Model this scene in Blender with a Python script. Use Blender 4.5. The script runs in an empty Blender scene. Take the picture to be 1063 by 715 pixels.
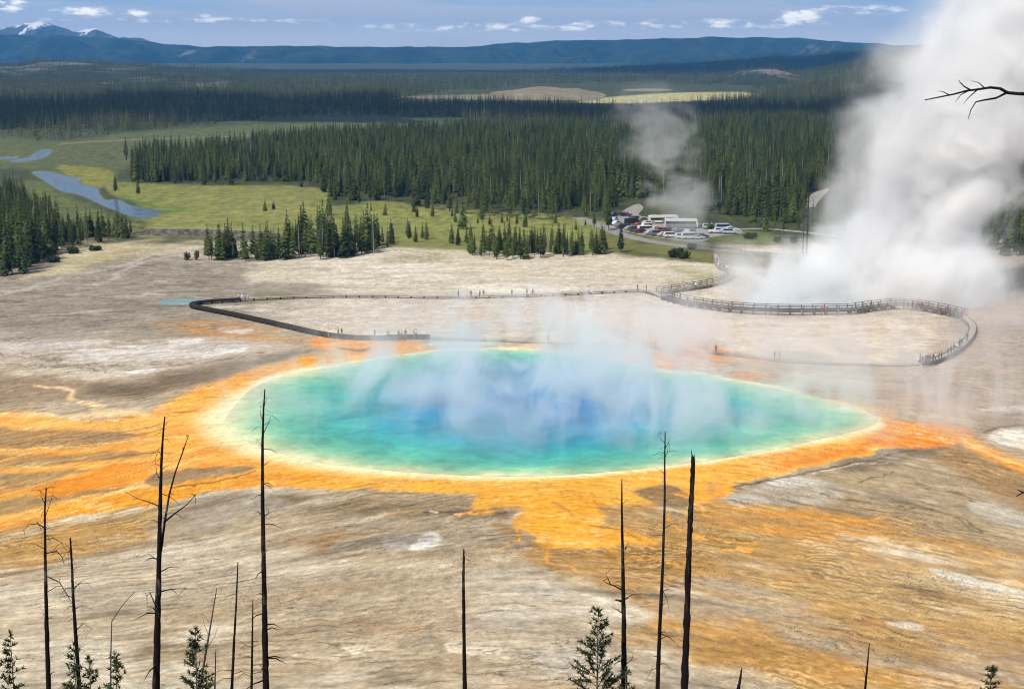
import bpy, bmesh, math, random
import numpy as np
from mathutils import Vector, Matrix, Euler
R = math.radians
random.seed(7)
scene = bpy.context.scene
COL = scene.collection

# ================= camera, sky, sun, exposure =================
cam_d = bpy.data.cameras.new('camera')
cam = bpy.data.objects.new('camera', cam_d); COL.objects.link(cam)
cam_d.sensor_width = 36.0
cam_d.lens = 36.0*1540/1063
cam_d.clip_start = 0.5; cam_d.clip_end = 80000
cam.location = (0, 0, 55.0)
cam.rotation_euler = (R(90)-math.atan(302.5/1540), 0, 0)
scene.camera = cam

SUN_EL = R(50); SUN_AZ = R(-140)          # compass angle from +Y towards +X: behind the camera, to the left
SUN_DIR = Vector((math.cos(SUN_EL)*math.sin(SUN_AZ), math.cos(SUN_EL)*math.cos(SUN_AZ), math.sin(SUN_EL)))
world = bpy.data.worlds.new('World'); scene.world = world; world.use_nodes = True
sun_d = bpy.data.lights.new('sun', 'SUN'); sun = bpy.data.objects.new('sun', sun_d); COL.objects.link(sun)
sun_d.energy = 4.6; sun_d.angle = R(.5); sun_d.color = (1.0, .95, .87)
sun.rotation_euler = (-SUN_DIR).to_track_quat('-Z', 'Y').to_euler()
vs = scene.view_settings
vs.view_transform = 'Standard'; vs.look = 'None'; vs.exposure = -0.12; vs.gamma = 1.0; vs.use_curve_mapping = False
cy = scene.cycles
cy.use_denoising = True; cy.max_bounces = 12; cy.diffuse_bounces = 2; cy.glossy_bounces = 2; cy.transmission_bounces = 2
cy.volume_bounces = 10; cy.transparent_max_bounces = 8; cy.volume_step_rate = 1.0; cy.volume_max_steps = 256
cy.sample_clamp_indirect = 4.0; cy.use_adaptive_sampling = True; cy.adaptive_threshold = 0.03; cy.filter_width = 1.1

# ---------- tiny node language ----------
class NT:
    def __init__(s, tree): s.t = tree; s.n = tree.nodes; s.l = tree.links
    def new(s, kind, **kw):
        n = s.n.new(kind)
        for k, v in kw.items(): setattr(n, k, v)
        return n
    def put(s, sock, v):
        if v is None: return
        if isinstance(v, bpy.types.NodeSocket): s.l.new(v, sock)
        else:
            if hasattr(sock.default_value, '__len__') and hasattr(v, '__len__') and len(sock.default_value) == 4 and len(v) == 3: v = tuple(v)+(1,)
            sock.default_value = v
    def m(s, op, a, b=None, c=None, clamp=False):
        n = s.new('ShaderNodeMath', operation=op, use_clamp=clamp)
        for i, v in enumerate((a, b, c)): s.put(n.inputs[i], v)
        return n.outputs[0]
    def vm(s, op, a, b=None, scale=None):
        n = s.new('ShaderNodeVectorMath', operation=op); s.put(n.inputs[0], a); s.put(n.inputs[1], b)
        if scale is not None: s.put(n.inputs['Scale'], scale)
        return n.outputs[0]
    def add(s, a, b): return s.m('ADD', a, b)
    def sub(s, a, b): return s.m('SUBTRACT', a, b)
    def mul(s, a, b): return s.m('MULTIPLY', a, b)
    def div(s, a, b): return s.m('DIVIDE', a, b)
    def step(s, x, a, b, lo=0.0, hi=1.0):
        n = s.new('ShaderNodeMapRange', interpolation_type='SMOOTHSTEP'); s.put(n.inputs[0], x)
        for i, v in enumerate((a, b, lo, hi)): s.put(n.inputs[i+1], v)
        return n.outputs[0]
    def noise(s, vec, scale=1.0, detail=3.0, rough=.5, dist=0.0, color=False):
        n = s.new('ShaderNodeTexNoise'); s.put(n.inputs['Vector'], vec)
        n.inputs['Scale'].default_value = scale; n.inputs['Detail'].default_value = detail
        n.inputs['Roughness'].default_value = rough; n.inputs['Distortion'].default_value = dist
        return n.outputs[1 if color else 0]
    def mixc(s, f, a, b, mode='MIX'):
        n = s.new('ShaderNodeMix', data_type='RGBA', blend_type=mode); s.put(n.inputs[0], f); s.put(n.inputs[6], a); s.put(n.inputs[7], b)
        return n.outputs[2]
    def xyz(s, v):
        n = s.new('ShaderNodeSeparateXYZ'); s.put(n.inputs[0], v); return n.outputs
    def vec(s, x, y, z):
        n = s.new('ShaderNodeCombineXYZ')
        for i, v in enumerate((x, y, z)): s.put(n.inputs[i], v)
        return n.outputs[0]
    def curve(s, x, pts):
        """float curve through pts, both axes 0..1"""
        n = s.new('ShaderNodeFloatCurve'); s.put(n.inputs['Value'], x); c = n.mapping.curves[0]
        while len(c.points) < len(pts): c.points.new(.5, .5)
        for p, (a, b) in zip(c.points, pts): p.location = (a, b)
        n.mapping.update(); return n.outputs[0]

def build_world():
    w = NT(world.node_tree); w.n.clear()
    sky = w.new('ShaderNodeTexSky', sky_type='NISHITA', sun_disc=False, sun_elevation=SUN_EL, sun_rotation=SUN_AZ)
    sky.altitude = 2200; sky.air_density = 1.0; sky.dust_density = .3; sky.ozone_density = 2.5
    d = w.new('ShaderNodeTexCoord').outputs['Generated']
    x, y, z = w.xyz(d)[:3]
    az = w.m('ARCTAN2', x, y)                 # compass bearing, radians; 0 is north, up the valley
    q = w.vec(w.mul(az, 70.0), w.mul(z, 230.0), 3.7)
    n1 = w.noise(q, 1.0, 6, .6); n2 = w.noise(w.vec(w.mul(az, 5.0), w.mul(z, 60.0), 1.0), 1.0, 4, .55)
    puffs = None
    for (a, e, wa, we, s) in ((-.335, .030, .030, .007, 1.0), (-.275, .0255, .020, .0035, .8), (-.243, .0245, .010, .0035, .75), (-.034, .0175, .014, .0035, .75), (.010, .0215, .010, .0035, .8), (.042, .0185, .012, .0035, .8), (.186, .0225, .014, .0065, 1.1), (.155, .018, .014, .003, .5), (-.20, .0235, .006, .002, .5), (.255, .021, .02, .004, .4), (-.345, .0165, .02, .004, .7), (.0, .0165, .15, .0035, .62), (.13, .0185, .10, .004, .6), (-.20, .0205, .14, .0028, .5), (.22, .027, .06, .004, .5), (-.06, .036, .02, .003, .4), (.12, .037, .03, .003, .4)):
        g = w.m('EXPONENT', w.mul(-1.0, w.add(w.m('POWER', w.div(w.sub(az, a), wa), 2.0), w.m('POWER', w.div(w.sub(z, e), we), 2.0))))
        g = w.mul(g, s); puffs = g if puffs is None else w.m('MAXIMUM', puffs, g)
    m = w.step(w.mul(puffs, w.step(n1, .3, .72, .15, 1.5)), .22, .85)
    veil = w.mul(w.step(n2, .40, .62), .75)
    high = w.mul(w.step(w.noise(w.vec(w.mul(x, 2.0), w.mul(y, 2.0), w.mul(z, 3.0)), 1.0, 6, .6), .5, .7), w.step(z, .12, .4))
    base = w.mixc(w.step(z, .005, .045), (8.6, 9.0, 9.8), (3.0, 5.4, 8.4))
    base = w.mixc(w.step(z, .05, .35), base, sky.outputs[0])
    c = w.mixc(veil, base, (7.4, 7.6, 8.6)); c = w.mixc(m, c, (18.0, 17.0, 15.5)); c = w.mixc(high, c, (9.0, 9.0, 9.2))
    bg = w.new('ShaderNodeBackground'); w.put(bg.inputs[0], c); bg.inputs[1].default_value = .1
    w.l.new(bg.outputs[0], w.new('ShaderNodeOutputWorld').inputs[0])
build_world()

# ---------- camera model (photo pixels 1063 x 715) ----------
W, H, F, CAM_H = 1063.0, 715.0, 1540.0, 55.0
HORIZON = 55.0
PITCH = math.atan((H/2-HORIZON)/F)
CP, SP = math.cos(PITCH), math.sin(PITCH)
def ground(px, py, z=0.0):
    """point of height z seen at photo pixel (px, py)"""
    dx = (np.asarray(px, float)-W/2)/F; dy = (H/2-np.asarray(py, float))/F
    ry = CP+dy*SP; rz = -SP+dy*CP
    t = (CAM_H-z)/np.maximum(-rz, 1e-4)
    return dx*t, ry*t
def project(x, y, z):
    d = y*CP+(CAM_H-z)*SP
    u = y*SP-(CAM_H-z)*CP
    d = np.maximum(d, .01)
    return W/2+F*x/d, H/2-F*u/d

# ---------- noise ----------
def _grad(ix, iy, seed):
    h = (ix.astype(np.int64)*374761393+iy.astype(np.int64)*668265263+seed*974634721) & 0xffffffff
    h = ((h ^ (h >> 13))*1274126177) & 0xffffffff
    h = h ^ (h >> 16)
    a = (h & 1023)*(2*math.pi/1024)
    return np.cos(a), np.sin(a)
def perlin(x, y, seed=0):
    x0 = np.floor(x); y0 = np.floor(y); fx = x-x0; fy = y-y0
    def dot(ox, oy):
        gx, gy = _grad(x0+ox, y0+oy, seed)
        return gx*(fx-ox)+gy*(fy-oy)
    u = fx*fx*fx*(fx*(fx*6-15)+10); v = fy*fy*fy*(fy*(fy*6-15)+10)
    a = dot(0, 0); a += u*(dot(1, 0)-a)
    b = dot(0, 1); b += u*(dot(1, 1)-b)
    return (a+v*(b-a))*1.5
def fbm(x, y, seed=0, oct=4, gain=.5):
    s = 0; a = 1; t = 0
    for o in range(oct):
        s = s+a*perlin(x*2**o+o*17.3, y*2**o-o*9.1, seed+o*7); t += a*a; a *= gain
    return s/math.sqrt(t)
def sstep(a, b, x):
    t = np.clip((x-a)/(b-a), 0, 1); return t*t*(3-2*t)
def lin(c):
    c = np.asarray(c, float)/255
    return np.where(c <= .04045, c/12.92, ((c+.055)/1.055)**2.4)
def seg_dist(px, py, pts, closed):
    """distance to a polyline, position along it (0..1), inside flag"""
    pts = np.asarray(pts, float)
    best = np.full(px.shape, 1e9, np.float32); along = np.zeros(px.shape, np.float32); ins = np.zeros(px.shape, bool)
    n = len(pts); m = n if closed else n-1
    L = np.hypot(*(np.roll(pts, -1, 0)-pts).T)[:m]; cum = np.r_[0, np.cumsum(L)]
    for i in range(m):
        a = pts[i]; b = pts[(i+1) % n]; d = b-a
        t = np.clip(((px-a[0])*d[0]+(py-a[1])*d[1])/(d@d+1e-9), 0, 1)
        r = np.hypot(px-a[0]-t*d[0], py-a[1]-t*d[1])
        k = r < best
        best = np.where(k, r, best); along = np.where(k, (cum[i]+t*L[i])/cum[-1], along)
        if closed and a[1] != b[1]:
            ins ^= ((a[1] > py) != (b[1] > py)) & (px < (b[0]-a[0])*(py-a[1])/(b[1]-a[1])+a[0])
    return best, along, ins
def smooth_poly(pts, closed=True, k=6):
    """Catmull-Rom through the traced points"""
    p = np.asarray(pts, float); n = len(p); out = []
    for i in range(n if closed else n-1):
        g = lambda j: p[j % n] if closed else p[min(max(j, 0), n-1)]
        a, b, c, d = g(i-1), g(i), g(i+1), g(i+2)
        for t in np.arange(k)/k:
            out.append(.5*(2*b+(c-a)*t+(2*a-5*b+4*c-d)*t*t+(3*b-a-3*c+d)*t**3))
    if not closed: out.append(p[-1])
    return np.array(out)

POOL = [(234,437),(246,452),(275,466),(330,479),(400,488),(480,493),(560,494),(640,489),(720,480),(790,469),(845,457),(885,448),(907,441),(911,434),(898,427),(868,418),(835,410),(800,402),(745,391),(690,383),(640,374),(590,366),(520,362),(450,365),(400,372),(350,380),(300,389),(268,400),(248,416)]

class Paint:
    def __init__(s, px, py, X, Y):
        s.px, s.py, s.X, s.Y = px, py, X, Y
        # flow coordinates: run-off spreads away from the spring to both sides
        a = np.sqrt((px-560)**2+110**2)-110
        kl = .20*sstep(240, 570, py)*(1-.6*sstep(560, 730, py))
        kr = .20*sstep(250, 600, py)
        k = np.where(px < 560, kl, kr)
        wob = 2.6*perlin(X/24, Y/26, 91)+.9*perlin(X/7, Y/9, 92)
        sc = np.clip((py-HORIZON)/400, .12, 1.6)
        s.v = np.clip(py-k*a+wob*sc, 62, 2000)
        s.VY = ground(0*px, s.v)[1]
        s.U = X
        s.w1 = perlin(X/7, s.VY/9, 5); s.w2 = fbm(X/2.2, s.VY/3.2, 6, 3)
        s.wx = fbm(X/14, s.VY/10, 15, 4)
        s.streak = fbm(s.U/9, s.VY/2.4, 1, 5, .62)
        s.streak2 = fbm(s.U/22, s.VY/6, 2, 5, .6)
        s.fine = fbm(s.U/1.4, s.VY/1.0, 3, 4, .7)
        s.blot = fbm(X/22, Y/30, 4, 5, .55)
        s.sc = sc
        s.col = np.zeros(px.shape+(3,), np.float32)
    def mix(s, c, a):
        a = np.clip(a, 0, 1)[..., None]; s.col[:] = s.col*(1-a)+lin(c)*a
    def poly(s, pts, c, soft=6, warp=8, alpha=1, mod=None, streaky=0, smooth=True):
        p = smooth_poly(pts) if smooth else np.asarray(pts, float)
        m = 40+warp*3+soft
        b = (s.px > p[:, 0].min()-m) & (s.px < p[:, 0].max()+m) & (s.py > p[:, 1].min()-m) & (s.py < p[:, 1].max()+m)
        if not b.any(): return
        yc = s.py[b]+warp*(.45*s.wx[b]+.25*s.w2[b])*s.sc[b]; xc = s.px[b]+warp*2.2*s.w1[b]*s.sc[b]
        d, _, ins = seg_dist(xc, yc*2.0, p*[1, 2.0], True)
        d = np.where(ins, d, -d)+streaky*s.streak[b]*soft
        a = sstep(-soft, soft, d)*alpha
        if mod is not None: a = a*mod[b]
        full = np.zeros(s.px.shape, np.float32); full[b] = a; s.mix(c, full)
    def line(s, pts, c, w=4, w2=None, alpha=1, warp=4, soft=1.0, mod=None):
        p = smooth_poly(pts, False); w2 = w if w2 is None else w2
        m = 30+max(w, w2)*3+warp*2
        b = (s.px > p[:, 0].min()-m) & (s.px < p[:, 0].max()+m) & (s.py > p[:, 1].min()-m) & (s.py < p[:, 1].max()+m)
        if not b.any(): return
        yc = s.py[b]+warp*(.4*s.wx[b]+.3*s.w2[b])*s.sc[b]; xc = s.px[b]+warp*1.5*s.w1[b]*s.sc[b]
        d, t, _ = seg_dist(xc, yc*2.0, p*[1, 2.0], False)
        ww = (w+(w2-w)*t)*(1+.35*s.streak[b])
        a = (1-sstep(ww*(1-soft), ww*(1+.4*soft)+.4, d))*alpha
        if mod is not None: a = a*mod[b]
        full = np.zeros(s.px.shape, np.float32); full[b] = a; s.mix(c, full)

def paint_ground(px, py, X, Y):
    P = Paint(px, py, X, Y)
    st, st2, fi, bl = P.streak, P.streak2, P.fine, P.blot
    one = np.ones_like(px)
    P.col[:] = lin((188,173,150))
    P.mix((224,214,198), .85*sstep(-.1, .9, st2+.4*bl))
    P.mix((140,122,98), .8*sstep(.1, 1.0, st-.3*bl))
    P.mix((120,106,86), .45*sstep(.5, 1.3, -st2+.4*fi))
    # ---- far flats
    far = 1-sstep(300, 345, py)
    P.mix((216,208,190), .65*far*sstep(-.6, .5, bl))
    P.poly([(-60,262),(120,262),(210,268),(330,280),(330,318),(230,345),(120,352),(-60,345)], (150,141,126), 25, 12, .8)
    P.poly([(-60,262),(150,258),(260,275),(300,300),(200,335),(60,342),(-60,338)], (112,103,88), 22, 12, .75, sstep(-.2, .7, st))
    P.poly([(-60,262),(150,258),(260,275),(300,300),(200,335),(60,342),(-60,338)], (176,170,156), 22, 12, .7, sstep(.3, .9, fbm(X/12, Y/9, 33, 4)))
    P.poly([(90,252),(190,243),(205,256),(130,268),(60,285),(20,290),(60,272)], (208,196,158), 8, 10, .85)
    for q in ([(200,247),(160,262),(130,274),(80,284),(20,302),(-20,312)], [(150,262),(110,292),(60,296),(-10,304)], [(215,262),(150,272),(120,285)]):
        P.line(q, (196,190,180), 1.6, 2.6, .6, 8)
    P.poly([(330,262),(420,254),(520,262),(640,268),(735,272),(748,290),(690,298),(560,300),(400,302),(320,294),(260,292),(270,276)], (214,205,184), 10, 8, .8)
    P.poly([(330,274),(420,270),(470,282),(420,292),(340,292)], (226,220,206), 10, 9, .8, sstep(-.6, .4, st2))
    P.poly([(468,301),(480,297),(520,295),(580,297),(600,301),(540,304)], (232,224,205), 4, 3, .9)
    P.poly([(260,270),(340,284),(430,296),(640,296),(640,292),(440,290),(340,276)], (150,138,112), 8, 9, .6, sstep(-.1, .6, st))
    P.poly([(395,262),(440,256),(520,262),(600,262),(650,262),(640,268),(560,270),(450,268)], (168,158,112), 6, 8, .6, sstep(-.1, .6, fi))
    for a in range(14):
        yy = 256+a*4.2; x0 = 250+((a*137) % 330)
        P.line([(x0,yy),(x0+70,yy+1.5),(x0+150,yy+4)], (160,146,116), .9, .6, .6, 9, mod=sstep(-.3, .5, fi))
    # pale flat between far walkway and pool
    P.poly([(260,316),(420,312),(560,312),(700,318),(900,340),(940,352),(930,376),(780,366),(640,352),(460,348),(350,344)], (214,203,188), 14, 8, .75)
    P.poly([(420,316),(560,314),(700,320),(720,332),(560,340),(450,336)], (160,146,126), 10, 10, .7, sstep(.1, .9, st))
    P.poly([(690,330),(800,335),(930,335),(985,338),(985,360),(900,378),(760,370),(690,352)], (222,208,186), 12, 8, .7)
    P.line([(700,342),(800,338),(900,340),(975,345)], (190,160,115), 3, 2, .5, 10)
    P.line([(760,356),(840,348),(930,352)], (180,150,110), 3, 2, .5, 10)
    mf = sstep(250, 275, py)*(1-sstep(345, 380, py))
    P.mix((108,98,82), .6*mf*sstep(.35, 1.1, fbm(X/26, P.VY/9, 74, 5, .62))*sstep(-.6, .5, fi))
    P.mix((234,229,218), .6*mf*sstep(.4, 1.1, fbm(X/24, P.VY/8, 75, 5, .62)))
    # green tufts
    for q, a in (([(265,306),(300,304),(312,308),(270,311)], .8), ([(60,272),(110,262),(170,258),(110,275)], .5), ([(230,310),(300,313),(290,318),(240,316)], .35), ([(690,290),(740,288),(735,297),(700,300)], .5), ([(392,268),(450,264),(470,270),(410,273)], .5), ([(560,256),(650,254),(655,262),(580,264)], .4), ([(775,300),(790,298),(786,308),(776,308)], .4)):
        P.poly(q, (118,118,58), 4, 6, a, sstep(-.6, .4, fi))
    # right of the crater
    P.poly([(1010,262),(1100,255),(1120,300),(1010,330),(990,300)], (150,138,118), 10, 10, .8)
    P.poly([(985,318),(1100,330),(1100,470),(1000,440),(930,420),(900,395),(970,380)], (168,152,136), 20, 12, .8)
    P.poly([(1015,275),(1040,280),(1030,292),(1005,300),(1008,285)], (84,76,62), 4, 8, .7)
    P.line([(1080,360),(1045,380),(1020,395)], (190,120,60), 2, 1, .5, 10)
    # ---- pale terraces, middle left
    P.poly([(-60,350),(40,344),(120,352),(230,352),(270,362),(200,376),(120,384),(40,378),(-60,372)], (205,198,190), 14, 9, .8, sstep(-.7, .5, st2))
    P.poly([(60,362),(130,358),(235,362),(225,372),(150,378),(70,376)], (222,217,212), 8, 9, .85, sstep(-.5, .4, st))
    for q in ([(230,340),(262,341),(252,346),(228,344)], [(225,361),(258,362),(248,366),(228,365)], [(192,384),(212,379),(200,384)], [(120,387),(160,383),(150,389)], [(180,352),(210,350),(205,356),(176,356)]):
        P.poly(q, (228,224,220), 3, 4, .9)
    for q in ([(-20,366),(30,371),(70,378),(130,380),(200,378),(262,368)], [(-20,378),(60,380),(110,385)], [(20,365),(60,375)]):
        P.line(q, (96,86,72), 1.2, 1.2, .6, 9)
    P.poly([(160,335),(220,332),(330,345),(340,356),(250,352),(180,348)], (186,146,92), 8, 8, .7, sstep(-.5, .4, st2))
    P.line([(190,341),(250,349),(330,354),(420,353)], (206,150,72), 3, 5, .75, 5)
    P.poly([(-60,384),(60,392),(140,398),(180,388),(240,375),(310,366),(250,392),(170,408),(60,418),(-60,420)], (158,138,112), 10, 8, .85)
    P.poly([(100,398),(150,396),(200,381),(262,371),(330,362),(300,372),(230,390),(150,410),(90,408)], (116,102,82), 8, 6, .75)
    # ---- lower left ochre
    P.poly([(-60,436),(120,440),(230,455),(300,490),(240,520),(120,560),(-60,600)], (182,150,98), 14, 8, .85)
    P.poly([(-60,445),(110,438),(150,445),(90,470),(-60,480)], (164,144,112), 12, 8, .7)
    P.poly([(-60,510),(120,500),(240,500),(200,525),(100,550),(-60,570)], (164,134,72), 12, 9, .7, sstep(-.6, .4, st2))
    P.poly([(-60,560),(80,540),(160,560),(60,590),(-60,606)], (190,146,76), 12, 9, .8, sstep(-.7, .3, st))
    # ---- lower centre, grey-tan
    P.poly([(150,520),(280,500),(500,518),(560,560),(500,580),(300,576),(200,570)], (166,148,122), 14, 9, .75)
    P.poly([(200,512),(270,505),(310,520),(270,540),(190,552),(170,540)], (166,160,152), 12, 9, .85, sstep(-.7, .4, st))
    P.poly([(285,512),(420,520),(510,522),(530,530),(500,538),(350,532)], (120,102,74), 10, 8, .8, sstep(-.7, .3, st2))
    P.line([(270,578),(330,572),(350,556),(380,540),(430,530)], (176,138,84), 7, 4, .65, 6)
    P.poly([(355,560),(400,540),(490,534),(520,545),(480,566),(400,572),(355,572)], (180,170,156), 8, 7, .7, sstep(-.8, .5, fi))
    P.poly([(420,566),(445,552),(462,556),(456,566),(430,570)], (228,226,226), 3, 4, .95)
    P.poly([(398,560),(420,552),(424,566),(400,570)], (196,192,188), 4, 4, .8)
    P.line([(440,531),(480,531),(522,531)], (66,52,36), 2.8, 3.6, .85, 2)
    P.line([(452,524),(490,527),(520,530)], (206,180,140), 1.6, 1.2, .7, 2)
    for q in ([(446,530),(454,531)], [(474,533),(480,532)]): P.line(q, (232,226,214), 1.8, 1.8, .9, 2)
    # ---- bottom pale sinter
    P.poly([(-80,610),(60,596),(200,572),(330,574),(470,586),(560,600),(640,650),(700,740),(-80,740)], (190,176,156), 22, 10, .8)
    P.poly([(-80,600),(90,590),(230,560),(320,575),(300,590),(180,610),(60,640),(-80,650)], (216,206,190), 14, 10, .7, sstep(-.6, .5, st2))
    P.poly([(60,620),(200,590),(260,596),(200,620),(80,650)], (158,152,142), 12, 10, .7, sstep(-.4, .5, st))
    P.poly([(500,590),(580,600),(640,650),(660,720),(560,700),(480,650)], (206,200,192), 18, 12, .8, sstep(-.6, .6, st2))
    P.poly([(120,660),(340,600),(430,600),(520,640),(420,720),(200,720)], (168,146,116), 22, 12, .55, sstep(-.5, .5, st2))
    P.poly([(-80,690),(60,660),(160,680),(180,740),(-80,740)], (218,212,200), 20, 12, .8, sstep(-.7, .4, st))
    for q in ([(345,672),(365,668),(392,672),(370,678)], [(320,706),(360,700),(395,704),(350,708)], [(470,664),(520,672),(505,680),(470,674)], [(315,684),(350,680),(342,686)]):
        P.poly(q, (226,216,198), 3, 6, .8)
    # ---- lower right fans
    P.poly([(640,530),(780,520),(900,520),(1120,590),(1120,690),(960,690),(820,650),(740,620),(640,590)], (194,160,104), 20, 12, .9)
    P.poly([(560,566),(640,545),(740,560),(760,600),(900,640),(1120,690),(1120,740),(800,740),(700,650),(640,620)], (188,146,86), 16, 12, .9, sstep(-1.2, -.1, st2))
    P.poly([(700,600),(800,600),(860,640),(960,660),(1120,690),(1120,715),(900,690),(780,650),(700,640)], (184,170,150), 14, 12, .85, sstep(-.8, .3, st2+.3*bl))
    P.poly([(660,650),(740,640),(850,680),(1000,710),(1080,740),(820,740),(740,700)], (192,150,86), 12, 12, .9, sstep(-1.3, -.1, st2))
    P.poly([(680,700),(740,690),(850,720),(800,740),(660,740)], (196,186,170), 12, 10, .8)
    P.poly([(740,520),(860,528),(960,548),(1120,580),(1120,620),(940,590),(820,560),(730,546)], (196,152,84), 10, 10, .85, sstep(-1.1, 0, st2))
    P.poly([(830,560),(960,570),(1120,600),(1120,660),(980,620),(880,590)], (214,200,176), 14, 10, .6, sstep(-.6, .5, st2))
    P.poly([(750,570),(860,560),(950,590),(860,610),(770,600)], (198,160,104), 12, 10, .7, sstep(-.9, .2, st))
    P.poly([(960,590),(1000,594),(1070,612),(1100,622),(1040,614),(985,602)], (220,214,206), 3, 5, .9)
    P.poly([(918,645),(940,646),(955,654),(930,652)], (222,214,204), 3, 4, .8)
    P.poly([(680,560),(760,555),(820,575),(760,580),(680,575)], (150,118,50), 10, 8, .7, sstep(-.5, .5, st))
    P.poly([(560,560),(610,570),(680,575),(720,590),(640,590),(570,580)], (160,130,70), 10, 8, .6, sstep(-.6, .5, st))
    P.poly([(590,560),(650,552),(690,562),(640,570),(600,568)], (184,150,96), 8, 8, .6)
    # grey rock shelf to the right
    P.poly([(745,508),(830,490),(920,470),(985,458),(1060,480),(1120,530),(1120,585),(980,560),(860,530),(770,525)], (172,154,126), 10, 8, .9)
    P.poly([(750,512),(820,500),(880,505),(860,520),(780,524)], (190,184,178), 8, 7, .85, sstep(-.8, .4, st))
    P.poly([(795,498),(830,494),(860,500),(830,506),(800,505)], (216,212,206), 4, 5, .85)
    P.poly([(872,478),(940,462),(975,459),(985,466),(930,482),(880,492)], (128,116,98), 8, 6, .8)
    P.line([(750,508),(800,498),(850,488),(900,478),(945,467),(975,458)], (88,76,58), 2.4, 2.0, .85, 4)
    P.line([(845,491),(890,482),(920,480)], (214,206,192), 1.8, 1.2, .8, 4)
    P.poly([(985,465),(1020,462),(1120,520),(1120,545),(1040,520),(990,495)], (166,132,84), 10, 8, .7)
    for q in ([(885,500),(915,494),(930,490)], [(850,514),(900,522),(960,530),(1000,542),(1020,552)], [(940,500),(990,512),(1040,528),(1090,540)], [(985,538),(1005,548),(1018,552)]):
        P.line(q, (92,80,58), 1.3, 1.5, .75, 7)
    P.poly([(1010,520),(1040,526),(1090,545),(1060,546),(1020,534)], (208,204,196), 4, 5, .7)
    P.poly([(1025,453),(1050,446),(1110,448),(1110,472),(1060,466),(1035,460)], (226,222,216), 4, 4, .95)
    P.line([(1022,449),(1045,443),(1100,440)], (84,74,58), 2, 2, .7, 3)
    P.poly([(1020,424),(1110,420),(1110,428),(1040,428)], (220,214,208), 3, 5, .7)
    # ---- orange mats round the spring
    OR, OD, OP, CR = (244,182,70), (238,166,34), (252,214,150), (250,232,188)
    P.poly([(140,440),(170,424),(215,404),(270,386),(340,372),(420,358),(450,362),(560,372),(900,420),(925,440),(985,446),(975,456),(930,463),(880,476),(800,494),(752,507),(735,520),(690,510),(640,500),(560,520),(480,512),(380,508),(290,505),(240,500),(190,485),(150,465)], OR, 5, 5, 1)
    P.poly([(205,415),(280,390),(352,376),(430,364),(415,356),(340,366),(262,383),(215,398),(160,424)], OD, 6, 4, .8)
    P.poly([(150,450),(165,432),(200,424),(240,425),(235,445),(215,470),(180,478)], (248,178,92), 10, 8, .8)
    # tongue below the spring
    P.poly([(510,515),(600,500),(740,498),(752,515),(720,528),(690,520),(640,540),(655,562),(620,573),(575,570),(550,558),(535,540)], OR, 7, 15, 1)
    for q in ([(545,540),(535,560),(520,572)], [(575,565),(580,580),(600,590)], [(620,568),(650,578),(700,584)], [(650,552),(690,560),(740,566),(800,572)], [(700,520),(690,540),(720,556),(790,566)], [(520,520),(500,528),(470,534)], [(720,526),(780,546),(860,556),(930,560)]):
        P.line(q, (206,150,66), 4, 1.5, .8, 9); P.line(q, (238,178,86), 1.6, .8, .7, 9)
    P.poly([(530,520),(620,512),(640,530),(610,560),(570,566),(545,550)], OD, 10, 8, .7, sstep(-.6, .4, st2))
    P.poly([(655,508),(690,503),(712,510),(716,524),(690,530),(670,524),(650,512)], (146,124,96), 4, 5, .9)
    P.poly([(622,526),(660,522),(676,530),(640,534)], (172,132,74), 5, 5, .8)
    P.line([(572,522),(586,530),(596,538)], (176,132,66), 2.5, 1.5, .7, 4)
    P.line([(615,545),(640,549),(660,558)], (110,84,40), 1.5, 1.2, .7, 3)
    P.poly([(735,500),(752,508),(746,520),(760,524),(800,528),(760,530),(738,524)], (186,150,96), 4, 4, .7)
    P.line([(735,478),(752,492),(748,508),(730,518)], (250,176,70), 8, 6, .8, 4)
    P.line([(700,512),(740,522),(800,534),(880,540),(920,538)], (240,166,52), 3.4, 2.6, .95, 4)
    P.poly([(780,524),(900,534),(960,550),(900,556),(800,548)], (206,150,66), 8, 8, .7, sstep(-.6, .4, st))
    # run-off to the right
    P.poly([(880,452),(925,436),(985,444),(1005,452),(990,462),(930,464)], (246,150,34), 5, 5, .9)
    P.line([(960,448),(1000,452),(1020,466),(1060,484),(1110,505)], (244,166,58), 10, 13, 1, 5)
    P.line([(1000,452),(1016,464),(1060,482),(1110,500)], (250,208,150), 2.5, 2.5, .8, 5)
    P.poly([(770,478),(860,458),(930,444),(940,452),(860,474),(780,492)], (250,176,92), 8, 5, .6)
    P.poly([(795,486),(870,466),(920,452),(890,470),(820,486)], (240,140,30), 6, 5, .7)
    P.poly([(505,545),(560,566),(630,580),(690,574),(700,560),(660,566),(620,577),(575,574),(545,562),(520,540)], (164,122,48), 6, 6, .7)
    # run-offs to the left
    P.poly([(235,430),(160,428),(100,434),(-60,440),(-60,560),(60,536),(140,526),(240,506),(290,500)], (242,178,82), 10, 7, .9, sstep(-1.1, -.4, st2+.3*bl))
    P.poly([(215,430),(150,432),(110,445),(130,470),(180,480),(240,490)], (248,180,88), 10, 6, .75)
    P.poly([(-60,444),(60,446),(120,448),(150,452),(110,460),(40,466),(-60,464)], (158,136,104), 5, 5, .85, sstep(-1, -.1, st))
    P.poly([(-60,474),(60,472),(140,468),(150,474),(60,482),(-60,488)], (170,140,98), 4, 5, .8, sstep(-1, -.1, st))
    P.poly([(-60,492),(60,488),(140,482),(170,482),(100,496),(40,504),(-60,520)], (164,140,100), 5, 5, .85, sstep(-1, -.1, st))
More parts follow.
